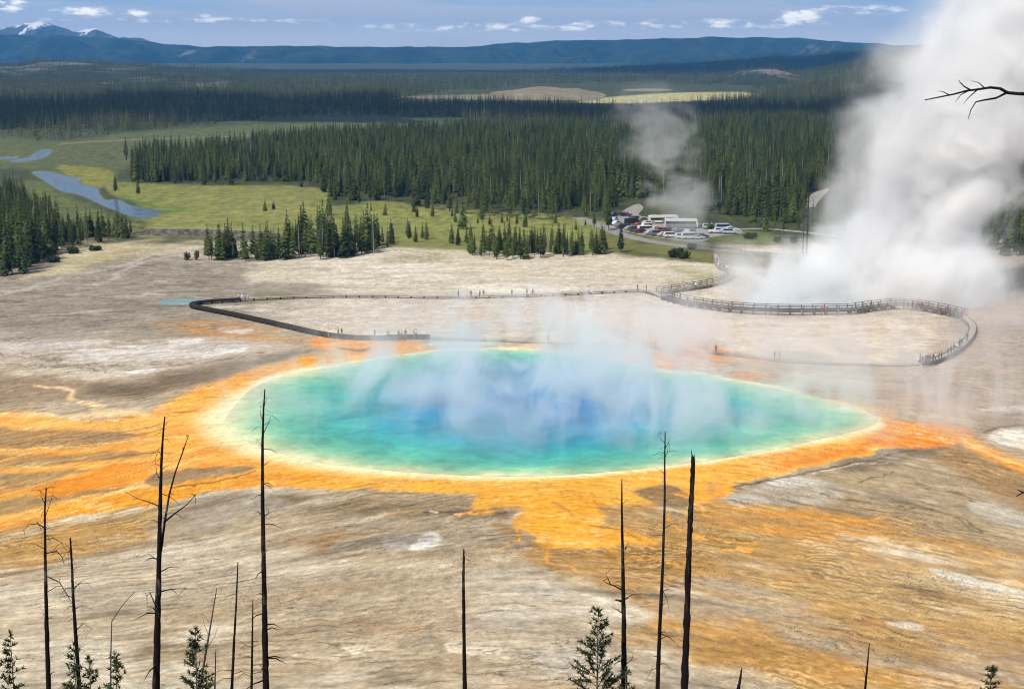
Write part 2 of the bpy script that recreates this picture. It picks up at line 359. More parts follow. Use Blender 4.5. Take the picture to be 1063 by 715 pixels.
    P.poly([(-60,530),(40,514),(110,504),(150,500),(100,514),(20,530),(-60,550)], (158,138,104), 5, 5, .8, sstep(-1, -.1, st))
    P.poly([(-60,430),(60,432),(110,438),(170,430),(160,448),(90,444),(20,438),(-60,440)], (246,186,96), 5, 7, .95)
    P.line([(40,398),(70,404),(78,414),(110,424),(150,428)], (246,214,166), 2.0, 9, .85, 8)
    P.line([(-60,434),(40,432),(100,430),(150,428)], (250,218,160), 2.5, 6, .8, 5)
    P.line([(-60,432),(40,430),(90,435),(120,436)], (246,232,206), 1.4, 2, .8, 5, mod=sstep(-.6, .4, fi))
    P.line([(200,455),(130,462),(60,468),(-60,470)], (244,178,84), 5, 2.2, .9, 5)
    P.line([(200,452),(130,458),(40,466),(-60,468)], (250,220,164), 1.6, 1.2, .8, 5)
    P.line([(230,466),(150,480),(70,486),(-60,490)], (236,166,66), 5, 1.5, .85, 5)
    P.line([(150,478),(80,484),(-20,482)], (250,214,150), 1.3, .9, .7, 5)
    P.poly([(60,498),(120,484),(200,478),(240,488),(170,496),(100,508),(40,514)], (240,158,44), 5, 7, .95)
    P.poly([(60,520),(150,506),(240,492),(320,494),(290,504),(200,512),(140,526),(110,532),(50,536)], OD, 5, 7, .95)
    P.line([(260,498),(190,514),(120,526),(60,538),(-40,556)], (232,160,48), 4, 2, .8, 5)
    P.line([(-60,562),(10,548),(60,528)], (226,164,66), 2.5, 2, .8, 5)
    P.poly([(80,524),(104,520),(116,526),(96,530)], (250,212,160), 4, 6, .6, sstep(-.4, .4, fi))
    P.poly([(160,492),(230,484),(255,488),(200,500),(160,504)], (150,130,102), 4, 6, .9)
    P.line([(180,506),(230,498),(262,489)], (84,64,36), 1.5, 1.2, .7, 4)
    P.line([(120,448),(150,444),(166,440)], (130,104,56), 2.5, 2, .7, 4)
    P.line([(110,456),(150,450),(170,444)], (110,82,36), 1.2, 1.2, .6, 4)
    P.line([(100,478),(150,470),(180,470)], (130,98,44), 1.6, 1.2, .6, 4)
    P.line([(180,428),(220,426),(255,420)], (150,104,40), 2.2, 1.2, .75, 3)
    P.line([(215,412),(240,414),(258,416)], (170,110,40), 1.4, 1.2, .6, 3)
    # streaking inside the mats
    org = sstep(.15, .5, P.col[..., 0]-P.col[..., 2]*1.6-.12)
    P.mix((253,218,160), .65*org*sstep(.2, 1.2, st2+.3*fi))
    P.mix((226,132,24), .6*org*sstep(.3, 1.1, -st2+.3*st))
    P.mix((168,112,40), .45*org*sstep(.9, 1.6, st))
    f1 = 1-np.abs(fbm(P.U/11, P.VY/2.6, 76, 4, .6)); f2 = 1-np.abs(fbm(P.U/9, P.VY/2.2, 77, 4, .6)); pt = fbm(X/14, Y/14, 78, 3)
    P.mix((254,230,178), .75*org*sstep(.90, 1.0, f1)*sstep(-.3, .6, pt))
    P.mix((176,108,36), .6*org*sstep(.92, 1.0, f2)*sstep(-.3, .6, -pt))
    P.mix((218,138,34), .45*org*sstep(0, 1, fbm(X/12, P.VY/6, 79, 4)))
    P.mix((253,208,120), .5*org*sstep(.1, 1, fbm(X/10, P.VY/5, 80, 4)))
    # cream rim of the spring
    p = smooth_poly(POOL)
    b = (px > 180) & (px < 960) & (py > 340) & (py < 520)
    wp = .45*P.wx[b]+.25*P.w2[b]
    d, t, ins = seg_dist(px[b]+6*P.w1[b], py[b]*2.2+3*wp, p*[1, 2.2], True)
    wd = np.interp(t, [0,.04,.1,.2,.3,.4,.46,.5,.55,.7,.85,.95,1], [30,26,18,10,8,8,14,8,5,5,5,10,30])
    o = np.zeros_like(px); o[b] = (1-sstep(wd*.55, wd*1.5, d+3*st[b]))*(~ins); P.mix((250,224,170), .95*o)
    o[b] = (1-sstep(wd*.2, wd*.8, d+2*st[b]))*(~ins); P.mix((250,240,200), .95*o)
    o[b] = ins; P.mix((236,238,190), o)
    # far orange mats behind the spring, seen through the steam
    P.poly([(330,350),(400,351),(436,354),(425,362),(380,368),(330,362)], (238,164,78), 5, 4, .95)
    P.line([(350,361),(372,364),(384,362)], (96,74,40), 3, 2.5, .85, 3)
    P.poly([(540,352),(640,350),(730,358),(780,368),(730,382),(690,386),(620,372),(560,366)], (236,184,140), 9, 8, .8)
    P.poly([(660,360),(730,360),(760,366),(720,378),(690,384),(660,378)], (238,166,96), 7, 6, .9)
    P.poly([(680,362),(735,363),(730,369),(690,370)], (214,122,44), 4, 4, .8)
    P.poly([(775,370),(815,372),(826,378),(790,378)], (216,132,58), 4, 4, .7)
    P.poly([(760,385),(800,388),(828,388),(800,394),(765,392)], (218,140,66), 5, 5, .7)
    P.poly([(572,355),(600,354),(602,360),(578,361)], (190,98,60), 3, 3, .7)
    P.poly([(475,328),(500,322),(512,328),(490,336)], (216,176,130), 5, 4, .8)
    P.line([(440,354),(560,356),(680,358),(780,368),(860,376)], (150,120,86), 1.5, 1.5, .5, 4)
    P.poly([(800,392),(900,394),(960,420),(930,434),(890,424)], (178,150,128), 12, 10, .7)
    # cracks, drainage lines and terracettes in the sinter
    near = sstep(330, 520, py)*(1-.75*org)
    cr = 1-np.abs(fbm(P.U/9, P.VY/1.5, 51, 3, .55))
    P.mix((92,76,56), .62*near*sstep(.93, 1.0, cr)*sstep(-.1, .6, fbm(X/14, Y/14, 52, 2)))
    cr = 1-np.abs(fbm(P.U/3.4, P.VY/.75, 53, 3, .55))
    P.mix((120,100,72), .5*near*sstep(.88, 1.0, cr)*sstep(-.4, .5, fbm(X/18, Y/22, 54, 2)))
    P.mix((236,226,206), .45*near*sstep(.55, 1.4, fi+.3*st))
    P.mix((112,96,74), .4*near*sstep(.7, 1.5, -fi+.3*st))
    # broad mottling: bleached, grey and brown sheets of sinter
    nr = sstep(430, 540, py)*(1-org)
    m1 = fbm(X/20, P.VY/11, 71, 5, .6); m2 = fbm(X/24, P.VY/9, 72, 5, .6); m3 = fbm(X/15, P.VY/8, 73, 5, .6)
    P.mix((234,226,212), .75*nr*sstep(.1, .85, m1)*sstep(-.8, .4, st))
    P.mix((122,112,98), .8*nr*sstep(.25, .9, m2)*sstep(-.9, .4, -st))
    P.mix((160,122,70), .7*nr*sstep(.3, 1.0, m3)*sstep(-.8, .5, fi))
    # rippled terracettes on the lower fans
    och = sstep(.06, .2, P.col[..., 0]-P.col[..., 2]*1.25-.05)
    low = sstep(500, 560, py)*(1-org)*(.3+.7*och)
    pat = sstep(0, .9, fbm(X/10, Y/14, 64, 4)+.15)
    rp = np.sin(2*math.pi*(P.VY/1.3+1.7*fbm(X/6, Y/8, 62, 4)+.5*fbm(X/1.4, Y/2.2, 63, 3)))
    P.mix((240,222,184), .5*low*pat*sstep(.35, 1, rp)); P.mix((120,88,44), .5*low*pat*sstep(.45, 1, -rp))
    cr = 1-np.abs(fbm(P.U/7, P.VY/2.2, 69, 4, .6))
    P.mix((70,56,40), .7*sstep(470, 560, py)*(1-org)*sstep(.955, 1.0, cr)*sstep(.1, .8, fbm(X/12, Y/14, 70, 3)+.2))
    P.mix((84,70,52), .6*sstep(420, 520, py)*(1-org)*sstep(1.0, 1.7, st+.5*fbm(X/3, P.VY/1.1, 68, 3))*sstep(0, .8, bl+.3))
    g = 1+.17*fi+.10*fbm(X/.9, Y/1.6, 61, 2)+.10*st
    P.col *= np.clip(g, .55, 1.5)[..., None]
    w = sstep(330, 480, py)[..., None]; P.col *= np.array([1.03, 1.0, .97])*(1-w)+np.array([1.05, 1.0, .875])*w
    P.org = org
    return P

# ================= helpers =================
def tag(o, label=None, cat=None, group=None, kind=None):
    for k, v in (('label', label), ('category', cat), ('group', group), ('kind', kind)):
        if v: o[k] = v
    return o
def link(name, me, mat=None, parent=None, loc=None):
    o = bpy.data.objects.new(name, me); COL.objects.link(o)
    if mat is not None and me is not None and not me.materials:
        for q in (mat if isinstance(mat, (list, tuple)) else [mat]): me.materials.append(q)
    if parent is not None: o.parent = parent
    if loc is not None: o.location = loc
    return o
def empty(name, loc=(0, 0, 0), rz=0.0):
    o = bpy.data.objects.new(name, None); COL.objects.link(o); o.location = loc; o.rotation_euler = (0, 0, rz); o.empty_display_size = .2
    return o
def copy_tree(o, parent=None):
    c = o.copy(); COL.objects.link(c); c.parent = parent
    for ch in o.children: copy_tree(ch, c)
    return c
def mesh_np(name, V, Fc, smooth=True, mat_idx=None):
    """V (n,3); Fc: list of (m,k) index arrays"""
    me = bpy.data.meshes.new(name); V = np.asarray(V, np.float32)
    Fc = [np.asarray(f, np.int32) for f in (Fc if isinstance(Fc, list) else [Fc]) if len(f)]
    tot = np.concatenate([np.full(len(f), f.shape[1], np.int32) for f in Fc]); idx = np.concatenate([f.ravel() for f in Fc])
    me.vertices.add(len(V)); me.vertices.foreach_set('co', V.ravel())
    me.loops.add(len(idx)); me.loops.foreach_set('vertex_index', idx)
    me.polygons.add(len(tot)); me.polygons.foreach_set('loop_start', np.r_[0, np.cumsum(tot)[:-1]].astype(np.int32))
    me.polygons.foreach_set('use_smooth', np.full(len(tot), smooth))
    if mat_idx is not None: me.polygons.foreach_set('material_index', np.asarray(mat_idx, np.int32))
    me.update(calc_edges=True); me.validate(); return me
def grid_faces(nr, nc):
    i = np.arange(nr*nc).reshape(nr, nc)
    return np.stack([i[:-1, :-1], i[:-1, 1:], i[1:, 1:], i[1:, :-1]], -1).reshape(-1, 4)
def set_color(me, rgb, name='tint'):
    a = me.color_attributes.new(name, 'FLOAT_COLOR', 'POINT')
    a.data.foreach_set('color', np.c_[rgb.reshape(-1, 3), np.ones(rgb.size//3)].astype(np.float32).ravel())
class MB:
    """collects boxes, tubes and blades; build() links them as one mesh"""
    def __init__(s): s.v = []; s.f = []
    def raw(s, v, f):
        b = len(s.v); s.v += [tuple(p) for p in v]; s.f += [tuple(b+i for i in q) for q in f]; return s
    def box(s, c, size, rz=0.0, taper=1.0):
        x, y, z = (q/2 for q in size); ca, sa = math.cos(rz), math.sin(rz); v = []
        for k in (-1, 1):
            t = taper if k > 0 else 1.0
            for (i, j) in ((-1, -1), (1, -1), (1, 1), (-1, 1)):
                a, b = i*x*t, j*y*t; v.append((c[0]+a*ca-b*sa, c[1]+a*sa+b*ca, c[2]+k*z))
        return s.raw(v, [(3, 2, 1, 0), (4, 5, 6, 7), (0, 1, 5, 4), (1, 2, 6, 5), (2, 3, 7, 6), (3, 0, 4, 7)])
    def beam(s, a, b, w, h):
        a, b = Vector(a), Vector(b); d = (b-a); d2 = Vector((d.x, d.y, 0)).normalized() if d.xy.length > 1e-5 else Vector((1, 0, 0))
        n = Vector((-d2.y, d2.x, 0))*w/2; u = Vector((0, 0, h/2))
        if d.xy.length < 1e-5: u = Vector((h/2, 0, 0)); n = Vector((0, w/2, 0))
        v = [p+i*n+j*u for p in (a, b) for (i, j) in ((-1, -1), (1, -1), (1, 1), (-1, 1))]
        return s.raw(v, [(3, 2, 1, 0), (4, 5, 6, 7), (0, 1, 5, 4), (1, 2, 6, 5), (2, 3, 7, 6), (3, 0, 4, 7)])
    def tube(s, pts, rad, n=6, cap=True):
        pts = [Vector(p) for p in pts]; v = []; f = []; m = len(pts)
        for i, p in enumerate(pts):
            d = (pts[min(i+1, m-1)]-pts[max(i-1, 0)]).normalized()
            a = d.orthogonal().normalized() if i == 0 else (a-d*a.dot(d)).normalized()
            b = d.cross(a); r = rad[i] if hasattr(rad, '__len__') else rad
            v += [p+a*math.cos(2*math.pi*k/n)*r+b*math.sin(2*math.pi*k/n)*r for k in range(n)]
        for i in range(m-1):
            for k in range(n): f.append((i*n+k, i*n+(k+1) % n, (i+1)*n+(k+1) % n, (i+1)*n+k))
        if cap: f.append(tuple(range(n))[::-1]); f.append(tuple((m-1)*n+k for k in range(n)))
        return s.raw(v, f)
    def mesh(s, name, smooth=False):
        me = bpy.data.meshes.new(name); me.from_pydata(s.v, [], s.f)
        if smooth: me.polygons.foreach_set('use_smooth', np.ones(len(me.polygons), bool))
        me.update(); return me
    def build(s, name, mat, parent=None, loc=None, smooth=False): return link(name, s.mesh(name, smooth), mat, parent, loc)
def material(name):
    m = bpy.data.materials.new(name); m.use_nodes = True; t = NT(m.node_tree); t.n.clear()
    out = t.new('ShaderNodeOutputMaterial'); return m, t, out
def pbr(name, color, rough=.8, var=.25, scale=3.0, bump=0.0, metal=0.0, spec=.3, coords='Object', rnd=0.0, stretch=None):
    """principled surface whose colour wanders a little"""
    m, t, out = material(name); b = t.new('ShaderNodeBsdfPrincipled'); t.l.new(b.outputs[0], out.inputs[0])
    p = t.new('ShaderNodeTexCoord').outputs[coords]
    if stretch: p = t.vm('MULTIPLY', p, stretch)
    n = t.noise(p, scale, 5, .6)
    f = t.step(n, .25, .75, 1-var, 1+var)
    if rnd:
        f = t.mul(f, t.step(t.new('ShaderNodeObjectInfo').outputs['Random'], 0, 1, 1-rnd, 1+rnd))
    c = t.vm('SCALE', tuple(color), None, f)
    t.put(b.inputs['Base Color'], c)
    b.inputs['Roughness'].default_value = rough; b.inputs['Metallic'].default_value = metal; b.inputs['Specular IOR Level'].default_value = spec
    if bump:
        k = t.new('ShaderNodeBump'); k.inputs['Strength'].default_value = bump; k.inputs['Distance'].default_value = .05; t.put(k.inputs['Height'], n); t.l.new(k.outputs[0], b.inputs['Normal'])
    return m

# ================= terrain =================
def hill_height(x, y):
    """relief of the ground: the overlook slope near the camera, a wooded rise at the far right"""
    s = 52.5-.5*np.maximum(y, -30)+1.2*perlin(x/13, y/13, 71)*np.clip((y+20)/40, 0, 1)
    s = s-.0016*np.maximum(np.abs(x)-60, 0)**1.5
    near = np.where(s > 3, s, 3/(1+np.exp(np.clip(-(s-3)/1.5+0, -50, 50)))*1.0)
    near = np.where(y > 112, 0, np.where(s > 3, s, np.maximum(s, 0)*np.clip((112-y)/4, 0, 1)))
    t = np.clip((x-170-.13*(y-600))/330, 0, 1); t = t*t*(3-2*t)
    u = np.clip((y-560)/700, 0, 1); u = u*u*(3-2*u); b = np.clip((y-2600)/1500, 0, 1)
    rise = 62*t*u*(1-b)
    roll = 2.2*perlin(x/160, y/220, 72)*np.clip((y-1000)/800, 0, 1)
    return np.maximum(near, 0)+rise+roll-np.clip((y-8000)/4000, 0, 1)*30
def inside(px, py, pts):
    pts = np.asarray(pts, float); r = np.zeros(np.shape(px), bool); n = len(pts)
    for i in range(n):
        a, b = pts[i], pts[(i+1) % n]
        if a[1] == b[1]: continue
        r ^= ((a[1] > py) != (b[1] > py)) & (px < (b[0]-a[0])*(py-a[1])/(b[1]-a[1])+a[0])
    return r
MEADOW = [(112,190),(150,190),(205,192),(330,195),(346,214),(400,209),(480,222),(560,228),(640,230),(640,240),(662,250),(660,262),(560,262),(400,256),(300,248),(215,246),(140,246),(150,236),(175,226),(168,215),(120,204)]
RIVER = [[(33,179),(50,178.5),(70,183),(86,187),(82,190.5),(100,195),(104,202),(110,207.5),(124,207.5),(136,213.5),(160,217.5),(169,220),(157,226.5),(142,226.5),(130,223),(112,216),(97,209),(82,202.5),(62,198),(46,188)], [(10,167.5),(30,163),(40,156.5),(53,155.5),(52,160.5),(40,165.5),(24,168.5)], [(-40,165.5),(0,164),(18,162),(12,165.5),(-40,168)]]
def paint_far(P, px, py, X, Y):
    """woodland floor, meadows and marsh beyond the thermal flat"""
    k = 1-sstep(243, 262, py+6*P.w1)
    fi = fbm(X/3, Y/6, 21, 4); bg = fbm(X/40, Y/70, 22, 4)
    P.mix((74,80,46), k); P.mix((104,100,66), k*.5*sstep(0, 1, bg+.5*fi))
    P.poly(MEADOW, (134,136,70), 3, 4, 1)
    P.poly([(150,228),(175,214),(200,206),(300,200),(325,215),(300,240),(180,240)], (150,146,82), 8, 8, .8, sstep(-.6, .6, bg))
    P.poly([(112,196),(160,212),(210,216),(190,221),(165,222),(135,208)], (116,132,52), 3, 4, .85)
    P.poly([(135,230),(170,226),(215,232),(300,243),(140,243)], (134,140,64), 4, 6, .7, sstep(-.5, .5, fi))
    P.poly([(400,212),(640,230),(655,250),(500,246),(400,232)], (146,148,74), 6, 6, .7, sstep(-.5, .5, fi))
    P.poly([(620,240),(700,250),(800,264),(850,270),(840,280),(760,276),(700,268),(640,264)], (118,116,58), 4, 6, .95)
    P.poly([(640,258),(700,266),(745,272),(700,270),(650,264)], (96,98,48), 3, 4, .8)
    P.poly([(730,238),(800,242),(806,254),(730,252)], (112,122,64), 3, 4, .8)
    P.poly([(690,276),(760,284),(800,292),(850,285),(830,300),(760,300)], (166,160,112), 8, 8, .7)
    P.poly([(-80,170),(-80,138),(60,146),(130,138),(260,130),(440,126),(460,131),(440,138),(300,148),(180,160),(140,172),(110,186),(100,196),(70,186),(30,176)], (98,104,60), 4, 5, .95)
    P.poly([(60,172),(110,176),(120,186),(100,196),(80,188)], (140,138,60), 3, 4, .9)
    P.line([(60,150),(100,147),(170,144),(260,141)], (150,142,112), 1.0, .8, .7, 3)
    P.poly([(600,106),(640,100),(760,96),(790,99),(760,103),(690,107),(640,108)], (190,182,128), 1.5, 3, .95)
    P.poly([(300,102),(420,100),(560,97),(600,101),(520,103),(420,103)], (150,142,104), 1.5, 3, .8)
    P.poly([(20,190),(40,188),(60,200),(90,212),(120,226),(140,240),(100,242),(60,228),(20,200)], (106,112,60), 6, 4, .9)
    for q in RIVER: P.poly(q, (124,136,54), 5, 3, .85)
    P.col *= np.where(k > .01, np.clip(1+k*(.28*fi+.26*fbm(X/7, Y/12, 23, 5, .6)), .4, 1.6), 1)[..., None]
def build_ground():
    s_in = np.linspace(-.37, .37, 1060)
    yr = np.r_[np.arange(-70, 104, 6.0), ground(0, np.arange(738, 232, -1.0))[1], ground(0, np.arange(232, 104, -1.0))[1], ground(0, np.arange(104, 59.4, -.5))[1], 12300.0]
    wy = .981*np.maximum(yr, 0)+10.6
    xi = s_in[None, :]*wy[:, None]
    t = np.array([.006, .015, .03, .06, .1, .18, .3, .45, .7, 1.0]); ext = np.minimum(180+1.0*np.maximum(yr, 0), 3600)
    xo = t[None, :]*ext[:, None]
    X = np.concatenate([xi[:, :1]-xo[:, ::-1], xi, xi[:, -1:]+xo], 1); Y = np.repeat(yr[:, None], X.shape[1], 1)
    Z = hill_height(X, Y)
    px, py = project(X, Y, 0*X)
    py = np.where(Y < 95, 900.0, py); px = np.clip(px, -900, 2000)
    P = paint_ground(px, py, X, Y); paint_far(P, px, py, X, Y)
    hs = sstep(125, 108, Y)                      # the overlook slope: dry grass and litter
    g = fbm(X/3, Y/3, 31, 5); P.mix((112,104,66), hs); P.mix((84,92,50), hs*sstep(-.2, .8, g)*.8); P.mix((150,140,104), hs*sstep(.5, 1.2, -g)*.6)
    c = np.clip((P.col*.92)**1.07, .01, .82)
    me = mesh_np('ground', np.stack([X, Y, Z], -1).reshape(-1, 3), grid_faces(*X.shape)); set_color(me, c)
    a = me.attributes.new('flow', 'FLOAT_VECTOR', 'POINT'); a.data.foreach_set('vector', np.stack([X, np.where(Y < 100, Y, P.VY), P.org*(py > 330)], -1).astype(np.float32).ravel())
    m, t_, out = material('ground'); b = t_.new('ShaderNodeBsdfPrincipled'); t_.l.new(b.outputs[0], out.inputs[0])
    a = t_.new('ShaderNodeVertexColor', layer_name='tint').outputs[0]
    p = t_.new('ShaderNodeTexCoord').outputs['Object']
    fl = t_.new('ShaderNodeAttribute', attribute_name='flow').outputs['Vector']; fx, fv, fo = t_.xyz(fl)[:3]
    fl = t_.vec(fx, fv, 0.0)
    n1 = t_.noise(t_.vm('MULTIPLY', fl, (.5, .8, 1)), 1.0, 9, .72); n2 = t_.noise(p, .22, 4, .6); n3 = t_.noise(t_.vm('MULTIPLY', fl, (2.2, 2.6, 1)), 1.0, 5, .7)
    f = t_.mul(t_.mul(t_.step(n1, .32, .68, .78, 1.20), t_.step(n2, .3, .7, .92, 1.08)), t_.step(n3, .3, .7, .86, 1.14))
    n4 = t_.noise(t_.vm('MULTIPLY', fl, (.09, .20, 1)), 1.0, 7, .66, .4); f = t_.mul(f, t_.step(n4, .34, .66, .88, 1.12))
    # terracette lips: thin broken contour lines that wander with the crust
    w1 = t_.noise(p, .10, 5, .55); w2 = t_.noise(p, .7, 4, .6)
    ph = t_.add(t_.add(t_.div(fv, 1.7), t_.mul(w1, 5.0)), t_.mul(w2, .9))
    lip = t_.m('ABSOLUTE', t_.sub(t_.m('FRACT', ph), .5))
    gate = t_.mul(t_.step(t_.noise(p, .075, 4, .6), .44, .60), t_.step(t_.noise(t_.vm('MULTIPLY', fl, (.25, .6, 1)), 1.0, 3, .6), .40, .56))
    f = t_.mul(f, t_.sub(1.0, t_.mul(gate, t_.step(lip, .03, .14, .50, 0.0)))); f = t_.mul(f, t_.add(1.0, t_.mul(gate, t_.step(lip, .30, .46, 0.0, .20))))
    f = t_.add(1.0, t_.mul(t_.sub(f, 1.0), t_.sub(1.0, t_.mul(fo, .40))))
    t_.put(b.inputs['Base Color'], t_.vm('SCALE', a, None, f)); b.inputs['Roughness'].default_value = .8; b.inputs['Specular IOR Level'].default_value = .25
    k = t_.new('ShaderNodeBump'); k.inputs['Strength'].default_value = .5; k.inputs['Distance'].default_value = .25; t_.put(k.inputs['Height'], n1); t_.l.new(k.outputs[0], b.inputs['Normal'])
    tag(link('ground', me, m), kind='structure')
build_ground()

# ---------- water ----------
def poly_sheet(name, pts, z, mat, smooth=True):
    p = smooth_poly(pts) if smooth else np.asarray(pts, float)
    x, y = ground(p[:, 0], p[:, 1]); me = bpy.data.meshes.new(name)
    bm = bmesh.new(); vs_ = [bm.verts.new((a, b, z)) for a, b in zip(x, y)]; f = bm.faces.new(vs_)
    if f.normal.z < 0: f.normal_flip()
    bm.normal_update(); 
    if f.normal.z < 0: f.normal_flip()
    bm.to_mesh(me); bm.free()
    return link(name, me, mat)
def water_mat(name, color=None, rough=.06, attr=False, wave=.02, scale=1.5, spec=.5):
    m, t, out = material(name); b = t.new('ShaderNodeBsdfPrincipled'); t.l.new(b.outputs[0], out.inputs[0])
    p = t.new('ShaderNodeTexCoord').outputs['Object']
    n = t.noise(p, scale, 4, .6); n2 = t.noise(p, .09, 4, .6)
    c = t.new('ShaderNodeVertexColor', layer_name='tint').outputs[0] if attr else tuple(color)
    n3 = t.noise(p, .35, 6, .65, .5)
    t.put(b.inputs['Base Color'], t.vm('SCALE', c, None, t.mul(t.step(n2, .3, .7, .8, 1.18), t.step(n3, .3, .7, .82, 1.14))))
    b.inputs['Roughness'].default_value = rough; b.inputs['IOR'].default_value = 1.33; b.inputs['Specular IOR Level'].default_value = spec
    k = t.new('ShaderNodeBump'); k.inputs['Strength'].default_value = wave; k.inputs['Distance'].default_value = .3; t.put(k.inputs['Height'], n); t.l.new(k.outputs[0], b.inputs['Normal'])
    return m
def build_spring():
    p = smooth_poly(POOL, True, 10); x, y = ground(p[:, 0], p[:, 1]); n = len(p)
    cx, cyy = x.mean()-1, y.mean()-2
    t = np.linspace(1, 0, 70)[:, None]**.8
    X = cx+(x-cx)*t; Y = cyy+(y-cyy)*t
    edge = np.full(X.shape, 1e9, np.float32)
    for i in range(n):
        edge = np.minimum(edge, np.hypot(X-x[i], Y-y[i]))
    px, py = project(X, Y, 0*X)
    n1 = fbm(X/11, Y/13, 41, 4); n2 = fbm(X/3, Y/4, 42, 3)
    e = edge+1.6*n1+.6*n2
    west = sstep(12, -38, X); east = sstep(10, 55, X)
    e = e*(1-.50*west)*(1-.35*east)
    stops = [0, 1.0, 2.4, 5.0, 9, 14, 20, 27, 36]
    cols = [(240,236,190), (206,224,166), (146,208,164), (92,194,164), (54,178,168), (36,162,178), (28,152,188), (22,140,192), (16,124,188)]
    L = np.array([lin(q) for q in cols]); C = np.stack([np.interp(e, stops, L[:, k]) for k in range(3)], -1)
    blob = sstep(.1, 1.1, fbm(X/7, Y/8, 43, 4))*sstep(6, 16, e)*1.5
    C = C*(1-.35*blob[..., None])+lin((14,84,166))*(.35*blob[..., None])
    pale = sstep(.1, 1.2, fbm(X/12, Y/14, 44, 3))*sstep(2, 9, e)*(.25+.35*east); C = C*(1-pale[..., None])+lin((128,200,190))*pale[..., None]
    V = np.stack([X, Y, 0*X+.03], -1).reshape(-1, 3)
    i = np.arange(V.shape[0]).reshape(X.shape); j = np.roll(i, -1, 1)
    Fq = np.stack([i[:-1], j[:-1], j[1:], i[1:]], -1).reshape(-1, 4)
    me = mesh_np('hot_spring_water', V, Fq[:, ::-1]); set_color(me, C*.85)
    if me.polygons[0].normal.z < 0: me.flip_normals()
    tag(link('hot_spring_water', me, water_mat('spring_water', attr=True, rough=.22, wave=.08, spec=.22)), kind='structure')
build_spring()
river_m = water_mat('river_water', (.05, .07, .085), .05, wave=1.0, scale=.25)
for q in RIVER:
    tag(poly_sheet('river_water', q, .05, river_m), kind='structure')
tag(poly_sheet('small_pool_water', [(164,313),(180,310),(205,310),(214,312),(205,316),(180,317),(168,316)], .04, water_mat('small_pool', (.20, .29, .27), .3, spec=.2)), kind='structure')
tag(poly_sheet('crater_water', [(770,322),(778,312),(810,304),(860,298),(960,296),(1020,304),(1015,320),(960,315),(900,318),(860,321)], .04, water_mat('crater_water', (.46, .54, .56), .3, spec=.2)), kind='structure')

# ---------- road and car park ----------
asphalt = pbr('asphalt', (.26, .25, .23), .9, .2, .4, coords='Object')
gravel = pbr('gravel_lot', (.30, .28, .245), .95, .2, .5)
tag(poly_sheet('parking_lot', [(632,236),(640,226),(650,217),(662,212),(668,216),(664,224),(690,227),(718,231),(745,235),(768,239),(768,243),(742,246),(730,251),(715,251),(690,248),(660,243)], .09, gravel), kind='structure')
def ribbon(name, pts, w, z, mat, follow=False):
    p = smooth_poly(pts, False, 10); x, y = ground(p[:, 0], p[:, 1]); d = np.gradient(np.stack([x, y], 1), axis=0); d /= np.linalg.norm(d, axis=1)[:, None]
    nn = np.stack([-d[:, 1], d[:, 0]], 1)*w/2
    L = np.stack([x, y], 1)+nn; Rr = np.stack([x, y], 1)-nn
    zz = (lambda q: hill_height(q[:, 0], q[:, 1])+z) if follow else (lambda q: np.full(len(q), z))
    V = np.concatenate([np.c_[L, zz(L)], np.c_[Rr, zz(Rr)]]); n = len(p); i = np.arange(n-1)
    me = mesh_np(name, V, np.stack([i, i+n, i+n+1, i+1], 1))
    if me.polygons[0].normal.z < 0: me.flip_normals()
    return link(name, me, mat)
tag(ribbon('access_road', [(600,226),(628,236),(650,245),(690,253),(740,259),(790,263),(850,265),(960,262)], 5.0, .05, asphalt), kind='structure')
tag(ribbon('path', [(755,239),(790,238),(830,241),(880,247)], 3.4, .13, gravel), kind='structure')
tag(ribbon('highway', [(838,216),(846,206),(853,200),(870,196),(900,193)], 5.0, .25, gravel, True), kind='structure')

# ---------- distant hills ----------
def at_dist(px, py, D):
    dx = (np.asarray(px, float)-W/2)/F; dy = (H/2-np.asarray(py, float))/F
    t = D/(CP+dy*SP); return dx*t, CAM_H+(-SP+dy*CP)*t
HILLS = []
def ridge(name, pts, D, front, back, mat, nc=200, nr=36, rough=.06, gully=.25, seed=0, base=-6.0, power=1.0):
    """hill with a traced skyline at distance D: real slopes in front of it and behind it"""
    p = np.asarray(pts, float); px = np.linspace(p[0, 0], p[-1, 0], nc); py = np.interp(px, p[:, 0], p[:, 1])
    x, zc = at_dist(px, py, D); zc = zc+rough*(zc.max()-base)*fbm(x/(front*.12), 0*x+seed, seed, 4)
    t = np.r_[np.linspace(0, 1, nr), np.linspace(1, 0, nr//3)[1:]]
    yy = np.r_[np.linspace(D-front, D, nr), np.linspace(D, D+back, nr//3)[1:]]
    T = t[:, None]+0*x[None, :]; X = x[None, :]*(yy/D)[:, None]; Y = yy[:, None]+0*x[None, :]
    g = fbm(X/(front*.16), Y/(front*.5), seed+3, 4)*gully
    Tt = np.clip(T+g*T*(1-T)*2, 0, 1.02)**power; S = Tt*Tt*(3-2*Tt)
    e = np.clip(np.minimum(np.arange(nc), np.arange(nc)[::-1])/(nc*.04), 0, 1)[None, :]
    Z = base+(zc[None, :]-base)*S*(e if (p[0, 0] > -60) else 1)
    Z = Z+rough*.4*(zc.mean()-base)*fbm(X/(front*.05), Y/(front*.08), seed+5, 3)*T
    me = mesh_np(name, np.stack([X, Y, Z], -1).reshape(-1, 3), grid_faces(*X.shape))
    o = tag(link(name, me, mat), kind='structure'); HILLS.append((X, Y, Z, D, front)); return o
